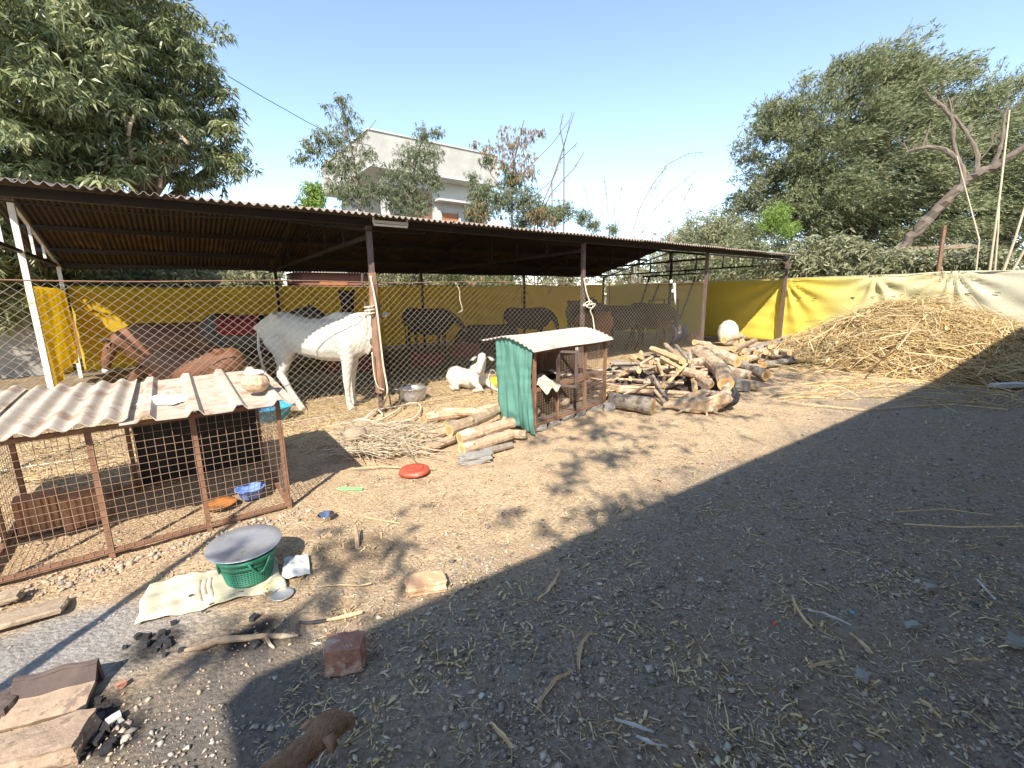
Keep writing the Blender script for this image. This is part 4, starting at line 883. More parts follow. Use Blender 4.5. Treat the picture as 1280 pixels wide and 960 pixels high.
lg(560, 530, .05, 600, 528, .06, .05, 'log hidden in the core of the small pile', bark='bark_grey')
# the big heap
lg(764, 500, .11, 816, 508, .11, .105, 'thick grey barked log lying in front of the heap beside the hutch', bark='bark_grey', seg=16, wob=.03, taper=.98)
lg(871, 440, .50, 908, 480, .18, .13, 'large smooth pinkish log sloping down the right side of the firewood heap', bark='bark_tan', bend=-.12, seg=14)
lg(884, 436, .42, 922, 453, .26, .12, 'large smooth log lying on top at the right of the firewood heap', seg=14)
lg(917, 452, .20, 958, 469, .10, .098, 'dark grey barked log running right from the big smooth log', bark='bark_grey', seg=14)
lg(815, 436, .55, 855, 452, .45, .055, 'pale yellow split log on the very top of the firewood heap', bark='split', seg=6)
lg(827, 447, .48, 850, 460, .42, .034, 'pale split stick just under the topmost split log', bark='split', seg=5)
lg(836, 477, .30, 858, 455, .42, .026, 'pale stick leaning across the dark hollow of the heap', bark='split', seg=5)
lg(822, 452, .44, 828, 468, .34, .024, 'short pale stick standing in the dark hollow of the heap', bark='split', seg=5)
lg(861, 440, .55, 866, 470, .25, .038, 'grey weathered plank standing upright in the heap', bark='bark_grey', seg=5)
lg(866, 462, .30, 869, 488, .12, .045, 'yellow split wedge below the grey upright plank', bark='split', seg=5)
lg(832, 431, .56, 852, 452, .45, .045, 'brown log with its stub raised at the top of the heap')
lg(845, 432, .58, 862, 452, .46, .028, 'thin dark branch leaning at the top of the heap', bark='bark_grey')
lg(886, 431, .42, 868, 428, .5, .062, 'round log with its ringed cut end facing left at the top right of the heap', seg=12)
lg(905, 425, .40, 926, 420, .42, .072, 'short thick log with an orange cut end at the back right of the heap', bark='bark_tan', seg=12)
lg(917, 437, .30, 944, 425, .34, .058, 'log with a dark ringed end right of the big smooth log', seg=12)
lg(900, 441, .34, 880, 446, .36, .06, 'pinkish log lying across the top right of the heap')
lg(937, 434, .18, 988, 420, .28, .048, 'long grey branch pointing up to the right behind the stalk heap', bark='bark_grey', bend=.05)
lg(964, 442, .13, 990, 441, .13, .10, 'log with a dark hollow ring on its cut end near the stalk heap', seg=14)
lg(955, 456, .07, 1000, 449, .07, .065, 'dark log lying lowest between firewood and stalk heap', bark='bark_grey', seg=12)
lg(932, 449, .12, 960, 442, .14, .07, 'pale log between the grey log and the hollow ringed log')
lg(945, 441, .22, 968, 433, .22, .055, 'stubby log on top of the far right group of the heap')
lg(908, 476, .12, 948, 483, .06, .115, 'tan worn trunk piece lying below the dark grey log', bark='bark_tan', seg=12, taper=.6)
lg(905, 462, .22, 938, 470, .16, .085, 'tan trunk piece between the smooth log and the worn trunk', seg=12)
lg(767, 449, .16, 792, 468, .20, .055, 'yellowish plank leaning at the left end of the heap behind the hutch', bark='split', seg=5)
lg(797, 450, .28, 824, 461, .28, .10, 'pale stump block at the upper left of the firewood heap', bark='split', seg=8)
lg(790, 447, .22, 803, 452, .24, .07, 'small cream block beside the pale stump block', bark='split', seg=6)
lg(801, 440, .34, 804, 452, .26, .035, 'short stake standing on end at the upper left of the heap', bark='split', seg=5)
lg(763, 488, .12, 862, 492, .08, .034, 'long reddish branch lying across the front of the heap', bark='bark_tan', bend=-.06)
lg(816, 470, .28, 834, 500, .07, .026, 'dark branch leaning down the front of the heap', bark='bark_grey')
lg(818, 487, .14, 832, 505, .05, .022, 'reddish stick leaning over the thick grey log end', bark='bark_tan')
lg(862, 455, .38, 900, 446, .42, .075, 'thick brown log under the upright plank')
lg(846, 462, .34, 884, 470, .28, .07, 'brown log in the centre of the heap', bark='bark_tan')
lg(872, 470, .28, 890, 482, .18, .06, 'brown stub with a round end in the centre right of the heap')
lg(757, 470, .10, 765, 500, .06, .05, 'light plank edge leaning beside the hutch right post', bark='split', seg=5)
# gnarled root with a charred end
g0 = root('gnarled_root', gp(872, 510), 'gnarled pale root with a charred black end in front of the firewood heap', 'root')
rt = MB(); Gq = lambda x, y, z: gp(x, y, z)
rt.tube([Gq(828, 507, .06), Gq(845, 505, .08), Gq(865, 507, .11), Gq(885, 506, .12), Gq(902, 503, .14), Gq(914, 497, .16)], [.025, .05, .075, .085, .085, .07], 10, wob=.35)
rt.tube([Gq(843, 503, .10), Gq(862, 494, .15), Gq(880, 492, .20), Gq(900, 495, .20), Gq(912, 492, .22)], [.02, .045, .055, .065, .05], 9, wob=.35)
rt.tube([Gq(905, 500, .2), Gq(908, 484, .30), Gq(912, 478, .36)], [.08, .05, .015], 8, wob=.25)
rt.tube([Gq(890, 506, .10), Gq(893, 514, .04), Gq(900, 519, .01)], [.05, .03, .012], 7, wob=.25)
for (a_, b_, c_, r_0) in (((838, 508, .05), (860, 513, .05), (882, 512, .04), .035), ((850, 500, .12), (872, 498, .2), (893, 488, .26), .03), ((866, 503, .16), (884, 500, .2), (904, 488, .30), .028), ((880, 512, .06), (884, 519, .02), (878, 523, .01), .02), ((856, 508, .08), (850, 515, .03), (840, 517, .01), .02)):
    rt.tube([Gq(*a_), Gq(*b_), Gq(*c_)], [r_0*.6, r_0, r_0*.3], 7, wob=.3)
fuse(rt, 'root_body', M['bark_tan'], .018, g0, 1)
ck = MB(); ck.tube([Gq(905, 503, .12), Gq(914, 500, .14), Gq(918, 492, .22), Gq(917, 484, .31)], [.085, .10, .07, .02], 9, wob=.25); fuse(ck, 'charred_end', M['char'], .018, g0, 1)
# small firewood sticks
SG = 'small sticks strewn over the firewood heap'
hc = gp(838, 484); ax_ = (gp(900, 470)-gp(775, 482)).normalized(); ay_ = Vector((-ax_.y, ax_.x, 0))
for k in range(86):
    a = random.gauss(0, .75); b = random.gauss(.25, .42); a = max(-1.35, min(1.5, a)); b = max(-.35, min(1.2, b))
    zz = .42*max(0, 1-(a/1.5)**2)*max(0, 1-((b-.35)/1.0)**2)*random.uniform(.55, 1.05)+.03
    an = random.gauss(.2, .7); ln = random.uniform(.18, .6); d = (ax_*cos(an)+ay_*sin(an)+Z1*random.uniform(-.28, .28)).normalized(); c = hc+ax_*a+ay_*b+Z1*zz
    r = random.uniform(.012, .042)
    bk = random.choice(['bark_tan', 'bark_tan', 'bark_grey', 'split'])
    lab = '%s %s stick lying %s on the %s of the firewood heap' % ('thick' if r > .03 else ('slim' if r > .02 else 'thin'), {'bark_tan': 'tan barked', 'bark_grey': 'grey barked', 'split': 'pale split'}[bk], 'high' if zz > .25 else 'low', 'left end' if a < -.5 else ('right end' if a > .5 else 'middle'))
    log(c-d*ln/2, c+d*ln/2, r, lab, bark=bk, name='stick', cat='stick', group=SG, seg=random.choice([4, 5, 6]), bend=random.uniform(-.03, .03), taper=.75)
SL = 'thin sticks laid in a bundle beside the hutch'
for k in range(34):
    x = random.uniform(757, 800); y = random.uniform(462, 488); z = .06+random.random()*.12; d = Vector((random.gauss(.9, .15), random.gauss(.30, .3), random.gauss(0, .1))).normalized(); c = gp(x, y, z)
    log(c-d*.28, c+d*.28, random.uniform(.010, .02), 'thin stick in the bundle between the hutch and the heap', bark=random.choice(['split', 'bark_tan']), name='stick', cat='stick', group=SL, seg=5, bend=random.uniform(-.03, .03))
FR_ = 'logs stacked far right of the heap'
for k in range(26):
    c = gp(random.uniform(925, 985), random.uniform(430, 450), .05)+Z1*random.uniform(0, .22); an = random.gauss(.3, .5); d = (UV*cos(an)+VV*sin(an)+Z1*random.uniform(-.12, .12)).normalized(); ln = random.uniform(.35, .8)
    log(c-d*ln/2, c+d*ln/2, random.uniform(.03, .07), ('%s %s log %s in the mixed stack left of the stalk heap' % ('long' if ln > .58 else 'short', 'tan' if k % 2 else 'grey brown', 'low' if c.z < .15 else 'high')), bark='bark_tan' if k % 2 else 'bark_grey', name='log', group=FR_, bend=random.uniform(-.03, .03))
# mound of bark crumbs under the heap, coloured dark to deepen crevice shade
def mound(fn_, nu_, nv_, name, mat, par=None): return MB().grid(fn_, nu_, nv_).build(name, mat, par, smooth=True)
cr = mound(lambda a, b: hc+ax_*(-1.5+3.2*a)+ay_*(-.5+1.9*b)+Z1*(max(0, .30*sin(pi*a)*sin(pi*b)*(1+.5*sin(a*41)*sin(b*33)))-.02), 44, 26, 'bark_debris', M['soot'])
tag(cr, 'bark debris darkened for crevice shade under the firewood heap', 'debris', kind='stuff')
# ================================================================== STALK HEAP
HCn = (6.4, -3.3)      # centre s, n
def heap_h(s, n):
    a = ((s-HCn[0])/2.35)**2; b = ((n-HCn[1])/2.6)**2; d = a+b
    return 1.17*(1-d**.72)*(1+.07*sin(s*3+n*2)+.05*sin(s*7-n*5)) if d < 1 else 0
core = mound(lambda a, b: L(HCn[0]-2.5+5*a, HCn[1]-3.5+7*b, heap_h(HCn[0]-2.5+5*a, HCn[1]-3.5+7*b)*.93-.03+.02*sin(a*60)*sin(b*71)), 70, 90, 'stalk_heap', M['hay_core'])
tag(core, 'packed core of the big heap of dry stalks', 'stalk heap', kind='stuff')
def ribbons(name, C, D, Lh, R, mat, par=None, bendz=.12, segs=3, nside=3, wig=.10):
    """many thin bent stalks as one mesh"""
    C = np.asarray(C); D = np.asarray(D); D = D/np.linalg.norm(D, axis=1)[:, None]; N = len(C)
    up = np.tile([0, 0, 1.0], (N, 1)); X = np.cross(D, up); X /= np.maximum(np.linalg.norm(X, axis=1)[:, None], 1e-6); Yv = np.cross(X, D)
    ts = np.linspace(-.5, .5, segs+1); Vs = []
    ph = rng.random((N, 2))*6.28; wg = rng.normal(0, wig, (N, 2))
    for t in ts:
        P = C+D*(Lh*t)[:, None]+X*(Lh*wg[:, 0]*np.sin(t*3.1+ph[:, 0]))[:, None]+Yv*(Lh*wg[:, 1]*np.sin(t*3.1+ph[:, 1]))[:, None]
        P[:, 2] -= Lh*bendz*(t*2)**2*.25
        for k in range(nside):
            an = 2*pi*k/nside; Vs.append(P+X*(R*cos(an))[:, None]+Yv*(R*sin(an))[:, None])
    Vs = np.stack(Vs, 1).reshape(-1, 3); m = (segs+1)*nside; base = (np.arange(N)*m)[:, None]; Fs = []
    for q in range(segs):
        for k in range(nside):
            k2 = (k+1) % nside; Fs.append(base+np.array([[q*nside+k, q*nside+k2, (q+1)*nside+k2, (q+1)*nside+k]]))
    return np_mesh(name, Vs, np.concatenate(Fs), mat, par)
o = ribbons('fur', FUR[0], FUR[1], rng.uniform(.008, .017, len(FUR[0])), np.full(len(FUR[0]), .0005), M['furmat'], None, segs=2, nside=2, wig=.1); o.parent = dog; tag(o, kind='stuff')
N = 12500; s_ = HCn[0]+rng.uniform(-2.5, 2.4, N); n_ = HCn[1]+rng.uniform(-3.4, 3.5, N)
hh = np.array([heap_h(a, b) for a, b in zip(s_, n_)]); k_ = (hh > 0.02); s_, n_, hh = s_[k_], n_[k_], hh[k_]; N = len(s_)
Wp = np.array(OO)[None]+np.outer(s_, np.array(UV))+np.outer(n_, np.array(VV)); Wp[:, 2] = hh+rng.normal(0.0, .045, N)+.01
an = rng.normal(.15, .55, N)+np.where(rng.random(N) < .12, rng.uniform(-1.5, 1.5, N), 0)
# stalks run mostly across the slope, roughly parallel to the cream screen
Dh = np.outer(np.cos(an), -np.array(VV))+np.outer(np.sin(an), np.array(UV))
e = .05; sl_s = np.array([(heap_h(a+e, b)-heap_h(a-e, b))/(2*e) for a, b in zip(s_, n_)]); sl_n = np.array([(heap_h(a, b+e)-heap_h(a, b-e))/(2*e) for a, b in zip(s_, n_)])
Dh[:, 2] = np.clip(np.cos(an)*-sl_n+np.sin(an)*sl_s, -1.2, 1.2)*.8+rng.normal(0, .13, N)
o = ribbons('stalks', Wp, Dh, rng.uniform(.2, 1.15, N)*np.where(rng.random(N) < .3, .5, 1), np.clip(rng.lognormal(-5.5, .45, N), .0015, .011), M['stalk'], wig=.13); tag(o, 'heap of long dry maize stalks and leaves against the cream tarpaulin', 'stalk heap', kind='stuff')
# leafy crumpled husks through the heap
N = 7000; s_ = HCn[0]+rng.uniform(-2.4, 2.2, N); n_ = HCn[1]+rng.uniform(-3.3, 3.3, N); hh = np.array([heap_h(a, b) for a, b in zip(s_, n_)]); k_ = hh > .03; s_, n_, hh = s_[k_], n_[k_], hh[k_]; N = len(s_)
Wp = np.array(OO)[None]+np.outer(s_, np.array(UV))+np.outer(n_, np.array(VV)); Wp[:, 2] = hh+rng.normal(.02, .04, N)
o = ribbons('husks', Wp, rng.normal(0, 1, (N, 3))*[1, 1, .45], rng.uniform(.06, .36, N), np.clip(rng.lognormal(-5.0, .5, N), .003, .022), M['stalk'], segs=4, nside=2, wig=.32); tag(o, 'crumpled dry husks through the stalk heap', 'husks', kind='stuff')
# stalk fringe at the heap's foot and long stalks on the shaded ground
N = 520; px = rng.uniform(985, 1290, N); py = 458+rng.uniform(0, 1, N)**2.6*40+np.where(px > 1150, 10, 0); Wp = np.array([gp(a, b, .02) for a, b in zip(px, py)])
an = rng.normal(2.9, .7, N); o = ribbons('stalk_fringe', Wp, np.stack([np.cos(an), -np.sin(an)*.5, rng.normal(0, .03, N)], 1), rng.uniform(.15, .9, N), rng.uniform(.003, .008, N), M['stalk']); tag(o, 'loose stalks scattered along the foot of the heap', 'stalks', kind='stuff')
# long single stalks lying over the front of the heap
for (x0, y0, z0, x1, y1, z1, lab) in ((1080, 466, .12, 1150, 400, .95, 'long pale bent stalk lying up the front of the heap'), (1060, 384, .95, 1010, 428, .45, 'pale stalk sloping down the upper left edge of the heap'), (1130, 440, .5, 1280, 452, .2, 'long pale stalk lying level across the right of the heap'), (1040, 425, .45, 1150, 412, .8, 'long stalk lying level across the middle of the heap')):
    tag(MB().tube([gp(x0, y0, z0), gp((x0+x1)/2+6, (y0+y1)/2+4, (z0+z1)/2+.05), gp(x1, y1, z1)], [.011, .012, .007], 6).build('long_stalk', M['split'], None), lab, 'stalk')
tl2 = gp(1262, 484); mbp = MB(); R_ = Matrix.Rotation(.1, 3, 'Z'); tag(MB().box(tl2+Z1*.04, (.55, .14, .05), R_, .006).build('plank', M['plaster2'], None), 'pale plank lying at the right edge below the stalk heap', 'plank')
# ================================================================== THINGS IN THE YARD
# alu pot
pc = gp(516, 500, 0); pot = root('aluminium_pot', pc, 'dented aluminium pot standing on straw right of the timber post', 'pot')
part(MB().lathe(pc, [(0, 0), (.15, 0), (.185, .03), (.20, .10), (.185, .17), (.21, .185), (.212, .19), (.19, .185), (.175, .17), (.188, .1), (.17, .035), (0, .01)], 36), 'body', M['alu'], pot, smooth=True)
for sg in (-1, 1): part(MB().tube([pc+Vector((sg*.19, 0, .15)), pc+Vector((sg*.25, .02, .16)), pc+Vector((sg*.19, .05, .15))], .008, 6), 'handle', M['alu'], pot)
# blue tub behind the cage, yellow bag, red lid ...
tb = gp(338, 524); bowl(tb, .27, .17, 'blue_tub', M['blue_pl'], 'big light blue tub behind the right end of the wire cage', 'tub', .02, .006, .72, 48)
bowl(L(1.0, 5.2, .02), .28, .16, 'blue_tub', M['blue_pl'], 'blue tub in the shade beneath the black calf', 'tub', .02, .006, .72, 36)
lump(gp(618, 486), .13, .12, .10, 'yellow_bag', M['yellow_pl'], 'yellow plastic container between the lying calf and the green cloth', 'container', vox=.014, bumps=8)
rope([gp(612, 482, .18), gp(611, 470, .24), gp(615, 462, .28), gp(620, 466, .26)], .008, 'bag_loop', 'white cord loop standing up from the yellow container', 'cord', mat=M['plasticbag'])
bp = gp(764, 469); tag(MB().lathe(bp, [(0, .03), (.20, .03), (.24, .10), (.25, .10), (.245, .11), (.20, .04), (0, .04)], 30, None, (1.0, .7)).build('blue_tray', M['blue_pl'], None, smooth=True), 'light blue tray just right of the hutch', 'tray')
def disc_thing(c, r, name, mat, label, cat, hh=.02, tilt=None, sc=(1, 1)):
    pr = [(0, .0), (r*.78, .0), (r*.97, hh), (r*1.0, hh), (r*.99, hh+.004), (r*.78, .007), (0, .006)]
    return tag(MB().lathe(c, pr, 48, tilt, sc).build(name, mat, None, smooth=True, loc=c), label, cat)
rl = root('plastic_lid', gp(518, 590), 'round red plastic lid lying on the straw in front of the small log pile', 'lid')
part(MB().lathe(rl.location, [(.0, .035), (.105, .035), (.125, .03), (.135, .0), (.125, .002), (.11, .028), (0, .03)], 40), 'lid', M['red_pl'], rl, smooth=True)
part(MB().lathe(rl.location, [(0, .0365), (.075, .0365), (.08, .043), (.07, .043), (0, .040)], 32), 'ring', M['red_pl'], rl, smooth=True)
tag(MB().box(gp(438, 611, .008), (.20, .035, .012), Matrix.Rotation(-.1, 3, 'Z'), .004).build('green_strip', M['lime_pl'], None), 'bright green plastic strip lying on the soil', 'strip')
cup = gp(408, 650); bowl(cup, .050, .042, 'steel_bowl', M['steelcup'], 'small shiny steel bowl alone on the soil right of the cage', 'bowl', .004, .002, .6, 32)
# basket with plate
bc = gp(311, 737); bc = Vector((bc.x, bc.y+.10, 0)); bc = gp(313, 723)
basket = root('green_basket', bc, 'green plastic lattice basket with two handles standing under a metal platter', 'basket')
rb, rtp, hb = .105, .140, .172
rad = lambda z: rb+(rtp-rb)*z/hb
part(MB().lathe(bc, [(0, .012), (rb, .012), (rb+.004, .022), (rb-.004, .026), (0, .02)], 40), 'base', M['green_pl'], basket, smooth=True)
part(MB().lathe(bc, [(rtp-.006, hb-.02), (rtp+.004, hb-.022), (rtp+.008, hb), (rtp-.004, hb+.001), (rtp-.008, hb-.018)], 40), 'rim', M['green_pl'], basket, smooth=True)
part(MB().lathe(bc, [(rad(.13)-.003, .118), (rad(.13)+.002, .118), (rad(.13)+.003, .145), (rad(.13)-.002, .145)], 40), 'band', M['green_pl'], basket, smooth=True)
ws = MB()
for k in range(56):
    a = 2*pi*k/56; d = Vector((cos(a), sin(a), 0)); ws.bar(bc+d*rad(.02)+Z1*.02, bc+d*rad(hb)+Z1*hb, .0075, .003)
for j_ in range(11):
    z = .03+j_*.0125; ws.tube([bc+Vector((cos(2*pi*k/40), sin(2*pi*k/40), 0))*(rad(z)+.001)+Z1*z for k in range(41)], .0026, 4, caps=False)
part(ws, 'lattice', M['green_pl'], basket)
for a0 in (radians(215), radians(325)):
    pts = []
    for k in range(9):
        t = k/8; a = a0-.38+.76*t; z = hb-.012-.075*sin(pi*t); pts.append(bc+Vector((cos(a), sin(a), 0))*(rad(z)+.010)+Z1*z)
    part(MB().tube(pts, .0055, 6), 'handle', M['green_pl'], basket, smooth=True)
pz = .195; pA, pB = gp(257, 690, pz), gp(354, 669, pz); pcn = gp(305.5, 678.5, pz); pr_ = (pB-pA).length/2
tl_ = Matrix.Rotation(radians(3), 3, 'X') @ Matrix.Rotation(radians(2), 3, 'Y')
disc_thing(Vector((pcn.x, pcn.y, pz-.018)), pr_, 'platter', M['alu'], 'round aluminium platter lying on top of the green basket', 'plate', .018, tl_)
# woven mat
cs = [gp(168, 783), gp(360, 737), gp(345, 697), gp(186, 730)]
def matf(a, b):
    p = cs[0].lerp(cs[1], a).lerp(cs[3].lerp(cs[2], a), b)
    return Vector((p.x+.008*sin(b*9), p.y+.010*sin(a*11), gzf(p)*.3+.014+.006*sin(a*13+b*4)+.005*sin(b*17-a*9)+.003*sin(a*41)))
mt_ = root('woven_sack', (cs[0]+cs[2])/2, 'flattened dirty cream woven sack under the green basket', 'sack')
part(MB().grid(matf, 60, 20, .003), 'sheet', M['sack_mat'], mt_, smooth=True)
for a0, b0, wd, hh_ in ((.40, .45, .012, .5), (.44, .5, .012, .42), (.48, .45, .010, .5)):
    part(MB().grid(lambda a, b: matf(a0+wd*a, b0-hh_/2+hh_*b)+Z1*.004, 2, 12), 'faded_print', M['stone_tan'], mt_)
for (px, py) in ((262, 756), (252, 765), (299, 741), (236, 745)): 
    c = gp(px, py, .02); part(MB().tube([c, c+Vector((.018, .008, .004))], [.006, .004], 5), 'char_bit', M['char'], mt_)
# wrapper, small plate
wp = [gp(352, 727), gp(388, 719), gp(386, 699), gp(356, 703)]
tag(MB().grid(lambda a, b: (lambda p: Vector((p.x, p.y, .012+.018*b+.003*sin(a*17+b*5)+.003*sin(b*14))))(wp[0].lerp(wp[1], a).lerp(wp[3].lerp(wp[2], a), b)), 16, 12, .002).build('paper_wrapper', M['paper'], None), 'crumpled printed paper wrapper right of the green basket', 'paper')
disc_thing(gp(353, 745), .055, 'small_plate', M['alu'], 'small dull metal plate on the soil below the paper wrapper', 'plate', .010)
# bricks
def brick(c, s, rz, mat, label, tilt=0.0, jit=.10): return stone(c, s, 'brick', M[mat], label, 'brick', rz, jit, tilt=tilt)
brick(gp(433, 829)+Z1*-.005, (.155, .115, .115), .15, 'brick', 'chipped red brick standing on the soil below the half burnt stick', jit=.10)
brick(gp(533, 733)+Z1*-.008, (.20, .125, .055), .30, 'brick_or', 'pale orange brick lying flat near the edge of the shadow', jit=.16)
brick(gp(50, 945)+Z1*-.02, (.27, .15, .09), .35, 'tile_br', 'tan brick at the lower left corner beside the ash', jit=.14)
brick(gp(4, 892)+Z1*-.02, (.10, .10, .08), .2, 'soot', 'dark sooty stone cut by the left edge of the ash bed', jit=.2)
# hearth tile: an upright sooty back with a lit sloping front
hc0 = gp(68, 878); ht = root('hearth_tile', hc0, 'sooty angled clay tile standing in the pale ash', 'tile'); hd_ = (gp(108, 862)-gp(24, 884)).normalized(); hp_ = Vector((-hd_.y, hd_.x, 0))
def htf(a, b):
    prof = [(-.085, .008), (-.06, .022), (-.03, .032), (.005, .040), (.012, .045), (.045, .100), (.06, .104), (.075, .0)]
    k = b*(len(prof)-1); i_ = min(int(k), len(prof)-2); f_ = k-i_; y = prof[i_][0]*(1-f_)+prof[i_+1][0]*f_; z = prof[i_][1]*(1-f_)+prof[i_+1][1]*f_
    return hc0+hd_*(-.125+.25*a)+hp_*(y+.002*sin(a*14))+Z1*(z*(1+.05*sin(a*9+b*3)))
part(MB().grid(lambda a, b: htf(a, b*.5), 26, 12, .02), 'front_slope', M['tile_br'], ht)
part(MB().grid(lambda a, b: htf(a, .5+b*.5)+hp_*.001, 26, 10, .02), 'sooty_back', M['soot'], ht)
for (px, py, s, lab) in ((77, 884, .035, 'small white stone on the front of the sooty tile'), (144, 903, .04, 'pale stone at the right edge of the charcoal patch'), (602, 872, .022, 'white stone chip lying on the shaded gravel'), (151, 858, .03, 'small orange brick fragment beside the charcoal')):
    stone(gp(px, py), (s, s*.8, s*.6), 'pebble', M['plaster2'] if 'white' in lab or 'pale' in lab else M['brick'], lab, 'stone', 1.0, .3)
cb = gp(92, 890); 
# charcoal lumps
for k in range(46):
    px, py = (random.gauss(120, 18), random.gauss(905, 18)) if k < 26 else ((random.gauss(198, 16), random.gauss(803, 9)) if k < 40 else (random.gauss(315, 12), random.gauss(792, 8)))
    s = random.uniform(.012, .04); stone(gp(px, py)+Z1*-.004, (s, s*.8, s*.6), 'charcoal_lump', M['char'], ('%s black charcoal lump ' % ('large' if s > .03 else ('small' if s < .02 else 'middling')))+('between the hearth tile and the corner brick' if k < 26 else ('left of the crooked branch' if k < 40 else 'under the crooked branch')), 'charcoal', random.random()*6, .3, 'charcoal lumps by the hearth')
# flat slab at the left edge
sc_ = gp(32, 772); sv = (gp(78, 758)-gp(-20, 785)).normalized()
stone(sc_+Z1*-.0, (.30, .15, .028), 'flat_slab', M['stone_tan'], 'flat tan slab resting on rubble at the left edge', 'slab', math.atan2(sv.y, sv.x), .05, tilt=-.12)
stone(gp(8, 752), (.12, .08, .04), 'rubble', M['stone_tan'], 'lump of tan rubble behind the flat slab', 'stone', .5, .25)
# sticks
LEAFY = ('dry_leaf', 'husk', 'leaf_strip', 'sliver', 'bark_strip', 'bark_chip')
def stick(pts, r, label, mat='bark_tan', cat='stick', seg=7, name='stick'):
    if name in LEAFY:
        P = [gp(x, y, z) for x, y, z in pts]; R0 = list(r); m = 14; sd_ = sum(ord(c) for c in label)
        def fn(a, b):
            k = a*(len(P)-1); i_ = min(int(k), len(P)-2); f_ = k-i_; c = P[i_].lerp(P[i_+1], f_); wd = (R0[i_]*(1-f_)+R0[i_+1]*f_)*.95; t_ = (P[i_+1]-P[i_]).normalized(); sv_ = Vector((-t_.y, t_.x, 0)).normalized()
            tw = 1.8*noise.noise(Vector((a*2, sd_, 0))); q = (b-.5)*2*wd*(1+.5*noise.noise(Vector((a*9, b*2, sd_))))
            return c+sv_*(q*cos(tw)+.006*noise.noise(Vector((a*4, sd_, 7))))+Z1*(q*sin(tw)*.6+.006*abs(b-.5)*2+.006*abs(noise.noise(Vector((a*3, sd_, 3))))+.002)
        return tag(MB().grid(fn, m, 4, .0012).build(name, M[mat], None), label, cat)
    P = [gp(x, y, z) for x, y, z in pts]; rr_ = r if hasattr(r, '__len__') else [r*(.8+.35*random.random()) for _ in P]
    return tag(MB().tube(P, rr_, seg, wob=.12).build(name, M[mat], None), label, cat)
st = root('crooked_branch', gp(300, 806), 'crooked brown branch lying beside the burnt patch', 'branch')
P = [gp(x, y, .018) for x, y in ((231, 813), (252, 809), (272, 800), (292, 798), (310, 797), (330, 795), (352, 795), (373, 794))]
part(MB().tube(P, [.008, .013, .015, .014, .013, .012, .011, .005], 8, wob=.12), 'stem', M['bark_tan'], st); part(MB().tube([gp(333, 797, .018), gp(338, 806, .012), gp(343, 810, .008)], [.008, .007, .004], 6, wob=.1), 'stub', M['bark_tan'], st)
hb_ = root('half_burnt_stick', gp(415, 774), 'half burnt stick, one end black and the other pale', 'stick')
part(MB().tube([gp(374, 778, .012), gp(390, 778, .014), gp(408, 775, .013)], [.007, .009, .008], 7, wob=.15), 'burnt_end', M['char'], hb_)
part(MB().tube([gp(408, 775, .013), gp(420, 773, .013), gp(436, 769, .013), gp(453, 765, .012)], [.005, .008, .010, .008], 7, wob=.1), 'pale_end', M['split'], hb_)
stick([(447, 687, .0), (446, 672, .05), (444, 657, .09)], [.012, .014, .009], 'short weathered stake standing upright in the soil', 'bark_tan', 'stake', name='stake')
stick([(400, 733, .01), (425, 731, .012), (450, 732, .01), (464, 729, .01)], .0035, 'thin pale twig left of the orange brick', 'split', name='twig')
stick([(456, 646, .01), (470, 649, .01), (487, 652, .012), (500, 654, .01)], .004, 'pale straw stem below the green strip', 'split', name='stem')
stick([(672, 752, .008), (682, 742, .01), (692, 730, .01), (701, 713, .008)], [.004, .008, .009, .002], 'pale dry corn leaf lying just inside the shadow', 'split', name='dry_leaf')
stick([(724, 838, .01), (723, 820, .012), (728, 805, .012), (737, 792, .012)], [.004, .009, .008, .006], 'bent strip of bark in the middle of the shaded gravel', 'split', name='bark_strip')
stick([(668, 892, .01), (680, 870, .012), (696, 850, .012), (716, 839, .012)], [.003, .006, .009, .005], 'long pale dry leaf below the bent bark strip', 'split', name='dry_leaf')
stick([(768, 900, .01), (782, 905, .012), (805, 913, .012), (817, 917, .01)], [.004, .007, .007, .003], 'white curled husk on the lower gravel', 'plaster2', name='husk')
stick([(795, 922, .01), (812, 930, .015), (835, 936, .01)], [.003, .008, .004], 'white curled leaf at the lower middle edge', 'plaster2', name='dry_leaf')
stick([(990, 745, .01), (995, 762, .01), (1008, 778, .012), (1014, 786, .01)], [.004, .006, .006, .004], 'pale curved leaf strip on the right gravel', 'split', name='leaf_strip')
stick([(1010, 764, .012), (1030, 768, .014), (1064, 783, .01)], [.007, .004, .002], 'white pointed sliver beside the blue scrap', 'plaster2', name='sliver')
stick([(1062, 792, .01), (1075, 803, .012), (1090, 818, .01)], [.004, .008, .005], 'tan leaf strip below the blue scrap', 'split', name='leaf_strip')
stick([(1013, 835, .01), (1030, 830, .012), (1046, 827, .01)], [.005, .007, .004], 'pale chip of bark on the lower right gravel', 'split', name='bark_chip')
stick([(1148, 874, .01), (1160, 884, .012), (1176, 900, .01)], [.005, .008, .003], 'pinkish leaf strip near the lower right corner', 'split', name='leaf_strip')
stick([(1220, 725, .01), (1232, 738, .012), (1243, 750, .01)], [.004, .006, .006], 'pale bone like sliver near the right edge', 'plaster2', name='sliver')
stick([(1204, 826, .01), (1225, 827, .012), (1240, 825, .01)], [.005, .006, .003], 'pale flat leaf strip near the right edge', 'split', name='leaf_strip')
stick([(612, 905, .01), (628, 920, .012), (640, 937, .01)], [.003, .008, .005], 'pale folded leaf at the lower edge left of the curled leaf', 'split', name='dry_leaf')
stick([(1120, 640, .01), (1180, 636, .01), (1240, 644, .01)], .004, 'long thin stalk lying across the right of the yard', 'split', name='stalk')
